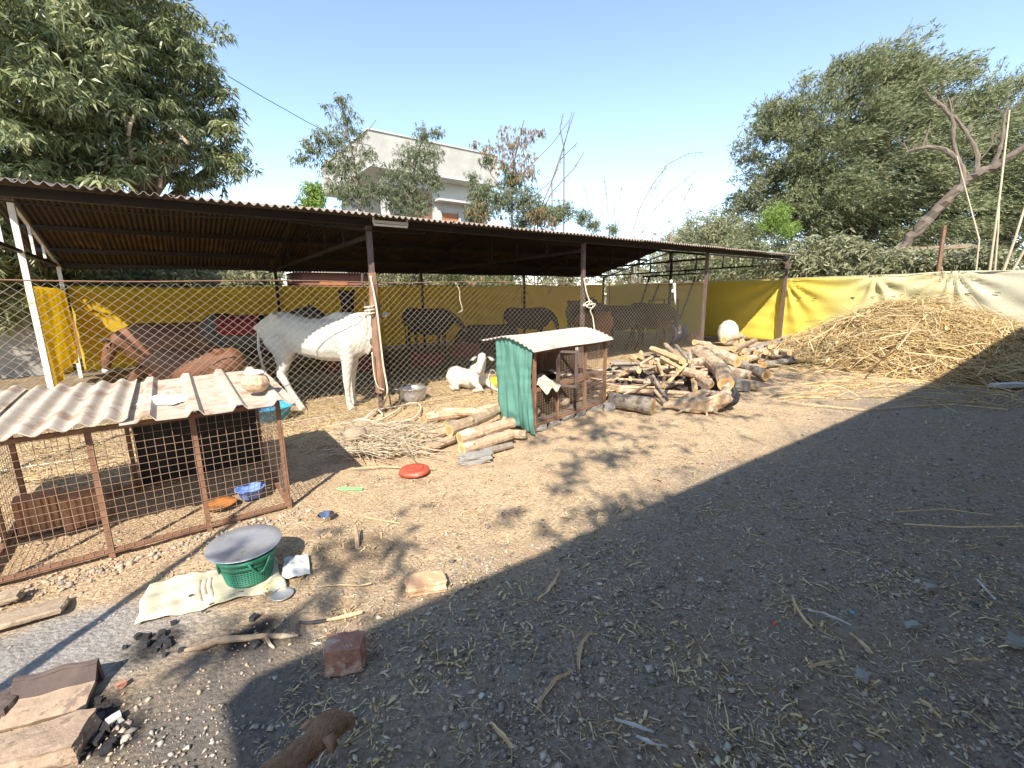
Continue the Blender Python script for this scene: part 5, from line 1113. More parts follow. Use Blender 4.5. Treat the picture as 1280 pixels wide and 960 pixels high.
stick([(1130, 655, .01), (1200, 659, .01), (1280, 658, .01)], .005, 'second long thin stalk lying below the first at the right of the yard', 'split', name='stalk')
stick([(1000, 505, .015), (1080, 512, .02), (1190, 505, .02), (1260, 512, .01)], .008, 'long stalk lying in the shade in front of the heap', 'split', name='stalk')
stick([(440, 586, .01), (480, 583, .012), (520, 586, .01), (545, 586, .01)], .006, 'straight pale stem behind the red lid', 'split', name='stem')
lump(gp(1066, 767), .012, .008, .006, 'blue_scrap', M['blue_pl'], 'tiny blue plastic scrap on the right gravel', 'scrap', vox=.003, bumps=5)
lump(gp(968, 782), .010, .010, .010, 'red_scrap', M['red_pl'], 'tiny red plastic scrap on the gravel left of the blue one', 'scrap', vox=.003, bumps=5)
stone(gp(1140, 783), (.055, .03, .02), 'flat_stone', M['stone'], 'flat grey stone right of the blue scrap', 'stone', .1, .25)
stone(gp(1078, 846), (.05, .045, .02), 'flat_stone', M['stone'], 'flat grey stone at the lower right among bark chips', 'stone', .7, .25)
stone(gp(1268, 805), (.06, .05, .03), 'flat_stone', M['stone'], 'grey stone by the right edge of the gravel', 'stone', .7, .25)
stone(gp(1162, 736), (.05, .035, .02), 'flat_stone', M['stone'], 'dark flat stone above the pale flat one on the right gravel', 'stone', 0, .25)
tag(MB().tube([Vector((-2.22, .24, -.1)), Vector((-2.21, .25, 1.2)), Vector((-2.24, .23, 2.55))], [.035, .032, .025], 7, wob=.08).build('timber_post', M['bark'], None), 'slim timber post left of the viewer whose shadow stripes the ash', 'post')
# jar, cup, yellow bit, stones near the post
jc = gp(437, 556); jar = root('clay_jar', jc, 'tan clay jar lying on its side with a dark mouth', 'jar'); jd = Vector((-.75, -.62, 0)).normalized()
RJ = Matrix((Vector((jd.y, -jd.x, 0)), Z1, jd)).transposed()
part(MB().lathe(jc+Z1*.085-jd*.06, [(0, -.12), (.05, -.115), (.085, -.07), (.095, 0), (.085, .06), (.062, .10), (.06, .125), (.066, .13), (.052, .131), (.05, .10), (.075, .05), (.08, -.05), (0, -.1)], 26, RJ), 'body', M['stone_tan'], jar, smooth=True)
part(MB().lathe(jc+Z1*.085-jd*.06, [(0, .05), (.06, .052), (.0, .054)], 20, RJ), 'mouth', M['dark'], jar)
stone(gp(447, 553), (.14, .12, .13), 'stone', M['stone'], 'dark grey lump leaning on the clay jar', 'stone', .3, .25)
stone(gp(457, 566), (.13, .09, .05), 'stone', M['stone_tan'], 'pale tan stone in front of the clay jar', 'stone', .3, .25)
lump(gp(443, 562), .03, .02, .012, 'yellow_scrap', M['yellow_pl'], 'yellow plastic scrap in front of the clay jar', 'scrap', vox=.006, bumps=6)
stick([(489, 512, .0), (488, 502, .09), (487, 494, .16)], .009, 'short iron peg standing beside the timber post', 'rust', 'peg', name='peg')
stick([(500, 508, .0), (499, 497, .1), (500, 487, .2)], .006, 'thin iron rod standing next to the aluminium pot', 'rust', 'rod', name='rod')
# twig brush left of the small pile
N = 420; px = rng.uniform(425, 535, N); py = rng.uniform(528, 566, N); Wp = np.array([gp(a, b, c) for a, b, c in zip(px, py, rng.uniform(.01, .09, N))])
an = rng.normal(-.1, .5, N); o = ribbons('twig_brush', Wp, np.stack([np.cos(an), np.sin(an), rng.normal(0, .1, N)], 1), rng.uniform(.15, .6, N), rng.uniform(.002, .006, N), M['chips']); tag(o, 'thin brushwood twigs left of the small log pile', 'twigs', kind='stuff')
# objects in and behind the shed
wsk = gp(926, 430)+VV*.0; lump(L(6.6, .75, 0), .30, .24, .36, 'white_sack', M['sack'], 'full white sack standing behind the far end of the firewood', 'sack', vox=.03, bumps=12, k=.5)
drp = L(6.2, 2.2, .0); dr_ = root('blue_drum', drp, 'blue drum with a grey end lying in front of the wire frame', 'drum')
part(MB().tube([drp+Z1*.30-UV*.28, drp+Z1*.30, drp+Z1*.30+UV*.28], [.28, .30, .28], 22), 'barrel', M['blue_dk'], dr_, smooth=False)
part(MB().tube([drp+Z1*.30-UV*.30, drp+Z1*.30-UV*.281], [.27, .29], 22), 'end_cap', M['alu'], dr_); part(MB().tube([drp+Z1*.30-UV*.02, drp+Z1*.30+UV*.02], [.315, .315], 22), 'hoop', M['steel_dk'], dr_)
gf = root('wire_gate', L(7.2, 2.6, 0), 'thin dark rod frame leaning in front of the yellow screen', 'frame')
for (a, b) in (((6.3, .3), (6.3, 1.25)), ((7.1, .3), (7.1, 1.25)), ((7.9, .3), (7.9, 1.25)), ((6.3, 1.25), (7.9, 1.25)), ((6.3, .8), (7.9, .8))):
    part(MB().tube([L(a[0], 3.2, a[1]), L(b[0], 3.2, b[1])], .018, 6), 'rod', M['steel_dk'], gf)
for k, (x0, y0, x1, y1, lab) in enumerate(((812, 346, 797, 392, 'dark pole leaning against the yellow screen, left of three'), (824, 354, 810, 392, 'dark pole leaning against the yellow screen, middle of three'), (869, 346, 855, 385, 'dark pole leaning in front of the yellow screen, right of three'))):
    a, b = ray_n(x0, y0, 2.9), ray_n(x1, y1, 2.4); d = (b-a); b = a+d*(a.z/(a.z-b.z)); tag(MB().tube([a, b], .028, 7).build('leaning_pole', M['steel_dk'], None), lab, 'pole')
tag(MB().tube([ray_n(804, 346, 2.9), ray_n(884, 341, 2.9)], .028, 7).build('cross_pole', M['steel_dk'], None), 'dark level pole tied across the tops of the leaning poles', 'pole')
hb2 = ray_n(432, 364, 6.5); hbg = root('hanging_bag', hb2, 'black bag hanging on the yellow screen above the white cow', 'bag')
part(MB().grid(lambda a, b: hb2-VV*(.05+.07*sin(a*pi)+.02*sin(a*9+b*4))+UV*(-.20+.40*a*(1-.25*b)+.05*b)+Z1*(.02-.62*b+.03*sin(a*8)), 12, 14, .02), 'bag', M['cow_k'], hbg, smooth=True)
part(MB().tube([hb2-UV*.1, hb2+Z1*.12, hb2+UV*.1], .012, 5), 'strap', M['cow_k'], hbg)
def trough(c, lab, yaw=0.0, w0=1.1, d0=.5, h0=.38):
    r_ = root('red_trough', c, lab, 'trough'); R_ = Matrix.Rotation(SHED_ROT+yaw, 3, 'Z')
    for (o_, s__) in (((0, -d0/2, h0/2), (w0, .05, h0)), ((0, d0/2, h0/2), (w0, .05, h0)), ((-w0/2+.028, 0, h0/2), (.05, d0-.052, h0)), ((w0/2-.028, 0, h0/2), (.05, d0-.052, h0)), ((0, 0, .10), (w0-.11, d0-.052, .04))):
        part(MB().box(Vector(c)+R_ @ Vector(o_), s__, R_, .004), 'side' if o_[2] > .11 else 'bottom', M['red_dk'], r_)
trough(L(-3.0, 3.6, 0), 'maroon feed trough seen between the legs of the white cow', 0, .75, .4, .30); trough(L(-1.4, 3.3, 0), 'maroon feed trough right of the timber post in the shade', .1, .5, .4, .25); trough(L(.05, 4.1, 0), 'maroon feed trough beneath the dark young buffalo', 0, .6, .4, .28)
lump(gp(879, 430)+VV*.3, .22, .2, .16, 'orange_rubble', M['brick'], 'lump of orange brown earth behind the round log end', 'rubble', vox=.025, bumps=16)
lump(gp(977, 434)+VV*.1, .2, .12, .07, 'pink_bag', M['red_pl'], 'faded red bag lying behind the logs next to the last post', 'bag', vox=.02, bumps=10)
# ================================================================== GRAVEL, CLODS, STRAW (uncountable ground cover)
def scatter(n, dens=1.0, ymax=13):
    # roughly even density in the picture's foreground, thinner far away
    y = rng.uniform(0, 1, n)**1.7*(ymax-.75)+.75; x = rng.uniform(-1, 1, n)*(1.6+y*1.15)
    return x, y
def inside(x, y):      # keep the cage, hutch and heaps' cores free
    s = (x-OO.x)*UV.x+(y-OO.y)*UV.y; n = (x-OO.x)*VV.x+(y-OO.y)*VV.y; return s, n
OCT = np.array([[1,0,0],[0,1,0],[-1,0,0],[0,-1,0],[0,0,1],[0,0,-1]], float); OF = np.array([[0,1,4],[1,2,4],[2,3,4],[3,0,4],[1,0,5],[2,1,5],[3,2,5],[0,3,5]])
def pebbles(name, x, y, size, mat, label, cat, sink=.25, yr=(.6, 1), zr=(.35, .7)):
    N = len(x); R1 = rng.uniform(.5, 1.3, (N, 6, 1))*(1+rng.normal(0, .12, (N, 6, 3))); a = rng.uniform(0, 6.28, N); ca, sa = np.cos(a), np.sin(a)
    P = OCT[None]*R1*np.stack([size, size*rng.uniform(*yr, N), size*rng.uniform(*zr, N)], 1)[:, None, :]
    tl = rng.normal(0, .35, N); P[:, :, 2] += P[:, :, 0]*np.tan(np.clip(tl, -.7, .7))[:, None]*.5
    Q = np.empty_like(P); Q[:, :, 0] = P[:, :, 0]*ca[:, None]-P[:, :, 1]*sa[:, None]; Q[:, :, 1] = P[:, :, 0]*sa[:, None]+P[:, :, 1]*ca[:, None]; Q[:, :, 2] = P[:, :, 2]
    Q += np.stack([x, y, gz(x, y)+size*sink], 1)[:, None, :]
    Fq = (np.arange(N)*6)[:, None, None]+OF[None]; o = np_mesh(name, Q.reshape(-1, 3), Fq.reshape(-1, 3), mat); return tag(o, label, cat, kind='stuff')
x, y = scatter(105000); qa = gp(110, 810); k_ = (((x-qa.x)/.62)**2+((y-qa.y)/.36)**2 > 1) | (rng.random(len(x)) < .12); x, y = x[k_], y[k_]; s, n = inside(x, y); pg = 1/(1+np.exp((n+3.7+vnoise(x, y, .8, 11)*1.2)*5)); k_ = rng.random(len(x)) < pg; kk = k_ & (rng.random(len(x)) < np.clip(.62+1.5*vnoise(x, y, .42, 41)+.8*vnoise(x, y, 1.1, 42), .12, 1)); x1, y1 = x[kk], y[kk]
pebbles('gravel', x1, y1, np.clip(rng.lognormal(-4.95, .45, len(x1)), .003, .022), M['gravel'], 'grey stone chips spread over the shaded part of the yard', 'gravel')
k_ = (~k_) & (n < 1.0) & (rng.random(len(x)) < .62); x1, y1 = x[k_], y[k_]
pebbles('soil_clods', x1, y1, np.clip(rng.lognormal(-5.35, .5, len(x1)), .002, .016), M['soilclod'], 'small clods and grit on the tan soil', 'soil')
x, y = scatter(64000); s, n = inside(x, y); cl = vnoise(x, y, .5, 31)+vnoise(x, y, .17, 32)*.7; k_ = (n < 1.2) & (cl > -.08) & ~((x < -.9) & (y < 2.2)); x1, y1 = x[k_], y[k_]
pebbles('wood_chips', x1, y1, np.clip(rng.lognormal(-4.75, .55, len(x1)), .003, .035), M['chips'], 'flat wood chips and leaf scraps over the yard', 'litter', .12, (.15, .5), (.06, .2))
# rubble line along the cage
x1 = []; y1 = []
for k in range(700):
    p = L(random.uniform(-7.2, -5.2), -2.34+random.gauss(0, .06), 0); x1.append(p.x); y1.append(p.y)
x1, y1 = np.array(x1), np.array(y1); pebbles('rubble_line', x1, y1, np.clip(rng.lognormal(-4.5, .5, len(x1)), .004, .03), M['soilclod'], 'crumbled rubble along the foot of the wire cage', 'rubble')
x, y = scatter(60000); s, n = inside(x, y); cl = vnoise(x, y, .55, 21)+vnoise(x, y, .2, 22)*.6
k_ = (n < 2.0) & (cl > -.12+.0*x+np.where(n < -3.7, .06, 0)) & ~((x < -.9) & (y < 2.2)); x, y = x[k_], y[k_]; N = len(x)
an = rng.uniform(0, 6.28, N); Wp = np.stack([x, y, gz(x, y)+.006], 1)
o = ribbons('straw_litter', Wp, np.stack([np.cos(an), np.sin(an), rng.normal(0, .12, N)], 1), np.clip(rng.lognormal(-4.0, .5, N), .006, .07), np.clip(rng.lognormal(-6.7, .45, N), .0006, .003), M['chips'], segs=1, wig=.15); tag(o, 'dry chips and straw bits strewn over the yard', 'litter', kind='stuff')
x, y = scatter(6500, ymax=9); s, n = inside(x, y); k_ = (n < 1) & ~((x < -.9) & (y < 2.2)); x, y = x[k_], y[k_]; N = len(x); an = rng.uniform(0, 6.28, N)
o = ribbons('straw_pieces', np.stack([x, y, gz(x, y)+.009], 1), np.stack([np.cos(an), np.sin(an), rng.normal(0, .1, N)], 1), np.clip(rng.lognormal(-3.1, .5, N), .015, .16), np.clip(rng.lognormal(-6.9, .4, N), .0005, .0028), M['straw'], segs=3, nside=2, wig=.15); tag(o, 'longer curled straw pieces lying on the yard', 'litter', kind='stuff')
x, y = scatter(15000, ymax=8); s, n = inside(x, y); k_ = (n < -2.6) & ~((x < -.9) & (y < 2.2)) & (vnoise(x, y, .5, 51)+vnoise(x, y, .19, 52)*.7 > .0); x, y = x[k_], y[k_]; N = len(x); an = rng.uniform(0, 6.28, N)
o = ribbons('leaf_shreds', np.stack([x, y, gz(x, y)+.010], 1), np.stack([np.cos(an), np.sin(an), rng.normal(0, .16, N)], 1), np.clip(rng.lognormal(-3.35, .45, N), .012, .09), np.clip(rng.lognormal(-5.9, .45, N), .0010, .006), M['straw'], segs=3, nside=2, wig=.14); tag(o, 'pale shreds of maize leaf gathered in loose patches on the gravel', 'litter', kind='stuff')
# straw bed under the white cow and calf, and matted straw at the left behind the cage
N = 9000; s_ = rng.uniform(-7.3, 3.0, N); n_ = rng.uniform(-1.1, 1.7, N); Wp = np.array(OO)[None]+np.outer(s_, np.array(UV))+np.outer(n_, np.array(VV)); Wp[:, 2] = gz(Wp[:, 0], Wp[:, 1])+.01
an = rng.uniform(0, 6.28, N); o = ribbons('straw_bed', Wp, np.stack([np.cos(an), np.sin(an), rng.normal(0, .15, N)], 1), rng.uniform(.04, .22, N), rng.uniform(.0015, .005, N), M['straw'], segs=2, wig=.2); tag(o, 'trampled straw along the mouth of the shed', 'straw', kind='stuff')
# ================================================================== TREES AND BUSHES
def leaves(name, C, per, ln, wd, droop, spread, mat, parent, axis=None, along=0.0, sag=.15):
    """clusters of leaves: each leaf one folded quad; droop = mean downward angle, axis = twig directions"""
    C = np.asarray(C); Mn = len(C); N = Mn*per; Cc = np.repeat(C, per, 0)
    if axis is None:
        az = rng.uniform(0, 2*pi, N); el = -droop+rng.normal(0, spread, N); D = np.stack([np.cos(az)*np.cos(el), np.sin(az)*np.cos(el), np.sin(el)], 1)
    else:
        A = np.repeat(axis, per, 0); D = A+rng.normal(0, spread, (N, 3)); D /= np.linalg.norm(D, axis=1)[:, None]; Cc = Cc+A*(rng.uniform(-.5, .5, N)*along)[:, None]
    Cc = Cc+rng.normal(0, ln*.12, (N, 3)); Lh = ln*rng.uniform(.6, 1.2, N); Wd = wd*rng.uniform(.7, 1.2, N)
    R_ = rng.normal(0, 1, (N, 3)); R_[:, 2] *= .6; Wv = np.cross(D, R_); Wv /= np.maximum(np.linalg.norm(Wv, axis=1)[:, None], 1e-6)
    base = Cc+D*(ln*.08); mid = base+D*(Lh*.45)[:, None]; tip = base+D*Lh[:, None]; tip[:, 2] -= Lh*sag*rng.uniform(.3, 1.6, N)
    V_ = np.stack([base, mid+Wv*(Wd*.5)[:, None], tip, mid-Wv*(Wd*.5)[:, None]], 1).reshape(-1, 3)
    Fq = (np.arange(N)*4)[:, None]+np.array([[0, 1, 2, 3]])
    return tag(np_mesh(name, V_, Fq, mat, parent), kind='stuff')
def lobes_pts(lobes, n, surf=.45, flat=.85):
    w_ = np.array([l[1]**2 for l in lobes]); w_ = w_/w_.sum(); out = []; idx = rng.choice(len(lobes), n, p=w_)
    for k in idx:
        c, r = lobes[k]; d = rng.normal(0, 1, 3); d /= np.linalg.norm(d); q = r*rng.random()**surf*(1+.14*math.sin(d[0]*7+k)+.12*math.sin(d[2]*9+k*2)+.10*math.sin(d[1]*11+k)); out.append((c[0]+d[0]*q, c[1]+d[1]*q, c[2]+d[2]*q*flat))
    return np.array(out)
def clumps(lobes, n, nsub, rs, surf=.5, flat=.8, shell=.25):
    """two levels: leaf clusters gathered in small clumps that stand on the big lobes, with gaps between"""
    cen = lobes_pts(lobes, nsub, shell, .9); r = rng.uniform(.55, 1.25, nsub)*rs; idx = rng.integers(0, nsub, n)
    d = rng.normal(0, 1, (n, 3)); d /= np.linalg.norm(d, axis=1)[:, None]; d[:, 2] = np.where(rng.random(n) < .6, np.abs(d[:, 2]), d[:, 2])
    q = r[idx]*rng.random(n)**surf; return cen[idx]+d*q[:, None]*np.array([1, 1, flat])
def limb(p0, p1, r0_, r1_, mat, par, bend=.25, n=6, name='limb'):
    p0, p1 = Vector(p0), Vector(p1); off = Vector([random.uniform(-1, 1) for _ in range(3)])*bend*(p1-p0).length*.3
    return part(MB().tube([p0.lerp(p1, k/n)+off*sin(pi*k/n) for k in range(n+1)], [r0_+(r1_-r0_)*k/n for k in range(n+1)], 8, wob=.05), name, mat, par, smooth=True)
def tree(name, label, base, lobes, mat, trunkr, ncl, per, ln, wd, droop=.6, spread=.5, surf=.45, sag=.15, trunkmat=None, axis_fn=None, along=0, group=None, cat='tree', fork=.45, limbs=None, flat=.85, sub_=None):
    lobes = [(Vector(c), r) for c, r in lobes]; base = Vector(base); r_ = root(name, base, label, cat, group); tm = trunkmat or M['bark']
    cen = sum((c for c, _ in lobes), Vector())/len(lobes); fk = base.lerp(Vector((cen.x, cen.y, cen.z)), fork)
    if trunkr: limb(base-Z1*.1, fk, trunkr, trunkr*.75, tm, r_, .15, 7, 'trunk')
    if trunkr:
        for k, (c, r) in enumerate(lobes[:limbs] if limbs else lobes): limb(fk, c, trunkr*.5, trunkr*.12, tm, r_, .35)
    P_ = lobes_pts(lobes, ncl, surf, flat) if sub_ is None else clumps(lobes, ncl, *sub_); ax_ = axis_fn(P_, cen) if axis_fn else None
    leaves('crown', P_, per, ln, wd, droop, spread, mat, r_, ax_, along, sag); return r_
def LB(lst): return [(ray_d(px, py, d), r) for px, py, d, r in lst]
mg = tree('mango_tree', 'big dense mango tree with long drooping leaves above the left end of the shed', (*ray_d(120, 400, 16)[:2], 0),
     LB([(228, 105, 16, 1.15), (244, 180, 15.5, 1.1), (190, 60, 16.5, 1.5), (120, 120, 15.5, 2.1), (40, 60, 15, 2.2), (-50, 90, 14, 2.5), (215, 215, 15.2, 1.1), (130, 215, 14.8, 1.5), (40, 190, 14, 1.9), (140, 20, 16, 1.9), (60, -40, 15.5, 2.4), (-70, 0, 14, 3), (170, 150, 15.5, 1.6), (-60, 220, 13, 2), (270, 210, 16, .55), (255, 130, 16, .7), (262, 95, 16.3, .4), (285, 195, 16, .35)]),
     M['mango'], .34, 10500, 10, .21, .044, .5, .42, surf=.33, sag=.25, sub_=(620, .46))
leaves('crown', lobes_pts([(ray_d(178, 205, 14.2), .5), (ray_d(200, 190, 14.2), .4), (ray_d(165, 215, 14), .3)], 60), 9, .24, .05, .8, .35, M['dryleaf'], mg, sag=.2)
# twigs with the light bark showing in the crown
for (x0, y0, x1, y1) in ((165, 200, 160, 120), (160, 170, 185, 130), (200, 235, 190, 160), (235, 180, 205, 150), (30, 50, 75, 30)): limb(ray_d(x0, y0, 13.9), ray_d(x1, y1, 14.6), .045, .02, M['bark_tan'], mg)
tree('mango_tree', 'darker low foliage of a mango tree behind the left white posts', (*ray_d(0, 400, 15)[:2], 0), LB([(10, 300, 14.5, 1.3), (60, 320, 15.5, 1.0), (-50, 320, 13.5, 1.6), (115, 335, 16, .7), (-60, 260, 13, 1.8)]), M['mango'], .2, 2200, 10, .22, .046, .5, .42, surf=.33, sag=.25, sub_=(160, .42))
def wind(P_, cen):
    A = P_-np.array(cen)[None]; A /= np.linalg.norm(A, axis=1)[:, None]; A = A*.55+np.array([.55, -.15, .18])[None]+rng.normal(0, .33, A.shape); return A/np.linalg.norm(A, axis=1)[:, None]
tree('acacia_tree', 'large feathery grey green acacia tree right of the shed behind the cream screen', (*ray_d(1085, 400, 22)[:2], 0),
     LB([(985, 190, 22, 1.7), (1045, 140, 22, 1.7), (1110, 130, 22.5, 1.9), (1155, 118, 22.5, 1.2), (1035, 225, 21.5, 2.2), (958, 240, 22, 1.3), (1110, 215, 21.5, 2.3), (1175, 190, 23, 1.9), (1010, 280, 21.5, 1.8), (1090, 285, 21.5, 2.0), (935, 262, 22, .7), (1165, 270, 22, 1.9), (965, 155, 22, .75), (1060, 100, 22.3, .9), (1130, 88, 22.5, .8), (1180, 92, 22.5, .6)]),
     M['acacia'], .36, 17500, 13, .155, .032, 0, .34, surf=.36, axis_fn=wind, along=.5, sag=.05, sub_=(640, .62))
tree('acacia_tree', 'lower airy acacia at the right edge behind the bamboo poles', (*ray_d(1250, 400, 24)[:2], 0),
     LB([(1225, 160, 24, 1.5), (1275, 150, 24, 1.6), (1245, 215, 24, 1.9), (1300, 220, 24, 2.2), (1225, 280, 23.5, 1.9), (1290, 290, 23.5, 2.2)]),
     M['acacia'], .26, 7500, 13, .16, .030, 0, .34, surf=.42, axis_fn=wind, along=.5, sag=.05, sub_=(260, .68))
tree('shrub', 'bright green young shrub against the dark left side of the acacia', (*ray_d(974, 400, 17.5)[:2], 0), LB([(974, 268, 17.5, .42), (962, 280, 17.5, .34), (984, 286, 17.5, .36)]), M['limegreen'], .03, 420, 10, .12, .02, .2, .7, cat='shrub')
tree('shrub', 'pale dusty broad leaved bush above the corner of the screens', (*ray_d(1030, 400, 16.5)[:2], 0), LB([(1000, 322, 16.5, .62), (1045, 312, 16.7, .62), (1025, 335, 16.4, .7), (1080, 325, 16.6, .6), (985, 340, 16.6, .45), (1062, 345, 16.5, .6)]), M['bush'], .05, 900, 8, .20, .05, .3, .5, cat='shrub', surf=.5)
tree('shrub', 'dusty bush with dark gaps behind the cream screen near the brown post', (*ray_d(1160, 400, 16.3)[:2], 0), LB([(1120, 332, 16.2, .55), (1155, 328, 16.3, .5), (1195, 332, 16.4, .5), (1230, 328, 16.3, .5)]), M['bush'], .05, 620, 8, .18, .05, .3, .5, cat='shrub', surf=.55)
# leaning bare trunk
bt = root('bare_tree', (*ray_d(1095, 420, 16)[:2], 0), 'leaning bare trunk with lopped branches in front of the acacia', 'tree')
def tr(pts, rr_, name='limb', d=18, mat='bark'):
    P = [ray_d(x, y, d+(q[0] if q else 0)) for x, y, *q in pts]; out = []; ro = []; rr_ = [q_*.46 for q_ in rr_]
    for i_ in range(len(P)-1):
        for f_ in ((0, .2, .4, .6, .8) if name != 'twig' else (0, .5)):
            p0, p1, p2, p3 = P[max(i_-1, 0)], P[i_], P[i_+1], P[min(i_+2, len(P)-1)]
            c = .5*((2*p1)+(-p0+p2)*f_+(2*p0-5*p1+4*p2-p3)*f_*f_+(-p0+3*p1-3*p2+p3)*f_**3); r_q = rr_[i_]*(1-f_)+rr_[i_+1]*f_
            out.append(c+Vector([random.uniform(-1, 1)*r_q*.28 for _ in range(3)])); ro.append(r_q*random.uniform(.85, 1.2))
    out.append(P[-1]); ro.append(rr_[-1])
    return part(MB().tube(out, ro, 12 if name != 'twig' else 5, wob=.16), name, M[mat], bt, smooth=False)
tr([(1092, 420), (1106, 345), (1124, 315), (1150, 285), (1182, 250), (1215, 222), (1250, 203), (1300, 172)], [.36, .32, .29, .27, .25, .23, .19, .14], 'trunk')
tr([(1205, 230), (1200, 205), (1186, 190), (1160, 184), (1132, 190)], [.17, .14, .12, .09, .05]); tr([(1197, 205), (1192, 175), (1190, 150), (1180, 135), (1165, 122)], [.11, .10, .10, .10, .08])
tr([(1218, 222), (1222, 195), (1208, 165), (1192, 145)], [.14, .11, .09, .07]); tr([(1165, 122), (1176, 132), (1184, 128)], [.10, .08, .02]); tr([(1240, 210), (1252, 178), (1256, 145), (1262, 130)], [.12, .09, .06, .02])
tr([(1190, 150), (1188, 130), (1182, 116)], [.06, .04, .01]); tr([(1152, 186), (1160, 165), (1163, 152)], [.05, .04, .02]); tr([(1225, 200), (1240, 180), (1238, 165)], [.05, .04, .02])
for k in range(26):
    x0, y0 = random.choice([(1165, 125), (1188, 140), (1135, 190), (1205, 165), (1260, 140), (1240, 175), (1160, 184), (1190, 160)]); x1 = x0+random.uniform(-28, 26); y1 = y0-random.uniform(4, 30)
    tr([(x0, y0), ((x0+x1)/2+random.uniform(-5, 5), (y0+y1)/2), (x1, y1)], [.035, .02, .006], 'twig')
for k, (x0, y0, x1, y1, r, lab) in enumerate(((1262, 138, 1236, 345, .035, 'tall pale bamboo pole, leftmost of the group at the right edge'), (1284, 250, 1252, 345, .045, 'thick slanting bamboo pole at the right edge'), (1296, 282, 1262, 345, .045, 'lowest slanting bamboo pole at the right edge'), (1250, 235, 1243, 345, .028, 'slim tan bamboo pole beside the tallest one'))):
    tag(MB().tube([ray_d(x0, y0, 15.5), ray_d((x0+x1)/2+1, (y0+y1)/2, 15.5), ray_d(x1, y1, 15.5), (*ray_d(x1-6, 400, 15.5)[:2], 0)], [r*.35, r*.6, r*.75, r*.75], 7, wob=.05).build('bamboo_pole', M['bamboo'], None, smooth=True), lab, 'pole', 'bamboo poles at the right edge')
tag(MB().tube([ray_d(1196, 195, 15.6), ray_d(1212, 255, 15.6), ray_d(1224, 300, 15.5), (*ray_d(1226, 350, 15.5)[:2], 0)], [.010, .016, .02, .02], 6).build('bamboo_pole', M['bamboo'], None), 'thin pale cane bending left from the group of bamboo poles', 'pole', 'bamboo poles at the right edge')
tag(MB().tube([ray_d(1181, 282, 15.3), ray_d(1172, 345, 15.3), (*ray_d(1170, 400, 15.3)[:2], 0)], [.04, .05, .05], 6).build('brown_post', M['rust'], None), 'slim rusty brown post behind the cream screen', 'post')
# slender trees before the house
def slender(name, label, stem, twigs, lobes, mat, ncl, per, ln, wd, d, droop=.9, mat2=None, lobes2=None, n2=0, r=.05, group='slender trees behind the shed'):
    r_ = root(name, (*ray_d(stem[0][0], 400, d)[:2], 0), label, 'tree', group)
    pts = [Vector((*ray_d(stem[0][0], 400, d)[:2], 0))]+[ray_d(x, y, d) for x, y in stem]; part(MB().tube(pts, [r*(1-.8*k/len(pts)) for k in range(len(pts))], 7, wob=.05), 'trunk', M['bark'], r_, smooth=True)
    for tw in twigs: part(MB().tube([ray_d(x, y, d+.3*((k_*7) % 3-1)) for k_, (x, y) in enumerate(tw)], [r*.4*(1-.8*k_/len(tw)) for k_ in range(len(tw))], 5), 'limb', M['bark'], r_)
    leaves('crown', lobes_pts(LB([(x, y, d, q*d/14.5) for x, y, q in lobes]), ncl, .7), per, ln, wd, droop, .5, mat, r_)
    if mat2: leaves('crown', lobes_pts(LB([(x, y, d-.2, q*d/14.5) for x, y, q in lobes2]), n2, .5), per, ln, wd, droop+.3, .4, mat2, r_)
    return r_
slender('slender_tree', 'slender airy tree in front of the left corner of the house', [(452, 270), (447, 225), (440, 190), (432, 150), (425, 120)], [[(447, 230), (425, 200), (395, 185), (372, 200)], [(445, 215), (415, 180), (395, 155)], [(440, 190), (455, 170), (470, 150)], [(450, 255), (425, 235), (410, 225)], [(438, 175), (420, 150), (408, 130)], [(450, 250), (470, 240), (485, 225)]],
        [(425, 122, .28), (408, 132, .22), (432, 145, .45), (398, 172, .42), (375, 196, .30), (388, 185, .35), (420, 175, .55), (446, 165, .35), (412, 205, .5), (440, 205, .6), (462, 190, .35), (430, 235, .6), (455, 240, .55), (475, 232, .4)], M['eucal'], 900, 7, .15, .028, 15)
slender('slender_tree', 'bushy slender tree in front of the middle of the house parapet', [(515, 272), (512, 240), (518, 210), (527, 175), (532, 160)], [[(514, 250), (495, 225), (480, 205)], [(515, 240), (535, 220), (545, 205)], [(518, 210), (505, 195), (490, 185)]],
        [(530, 168, .35), (545, 165, .25), (520, 190, .5), (540, 190, .4), (508, 205, .5), (530, 215, .55), (488, 218, .45), (510, 235, .55), (545, 228, .35), (478, 240, .4), (500, 255, .55), (525, 258, .5)], M['eucal'], 1350, 8, .12, .024, 15.5)
slender('slender_tree', 'tree with hanging brown and green leaves right of the house', [(640, 282), (640, 240), (642, 205), (650, 170), (655, 150)], [[(640, 250), (615, 220), (600, 190), (588, 180)], [(641, 230), (665, 205), (690, 180), (712, 150)], [(640, 240), (625, 200), (622, 165)], [(650, 262), (690, 225), (705, 180), (718, 140)], [(650, 262), (680, 250), (700, 235)]],
        [(625, 250, .7), (600, 258, .55), (655, 250, .6), (640, 225, .5), (672, 262, .5), (600, 240, .45), (695, 268, .4), (590, 222, .25), (610, 200, .3)], M['eucal'], 1700, 7, .15, .03, 18,
        mat2=M['dryleaf'], lobes2=[(640, 180, .42), (655, 195, .38), (630, 205, .38), (612, 185, .3), (660, 170, .35), (645, 215, .38), (592, 180, .18), (678, 165, .2), (665, 215, .3), (630, 165, .25), (600, 265, .4), (670, 270, .4), (690, 278, .3)], n2=520)
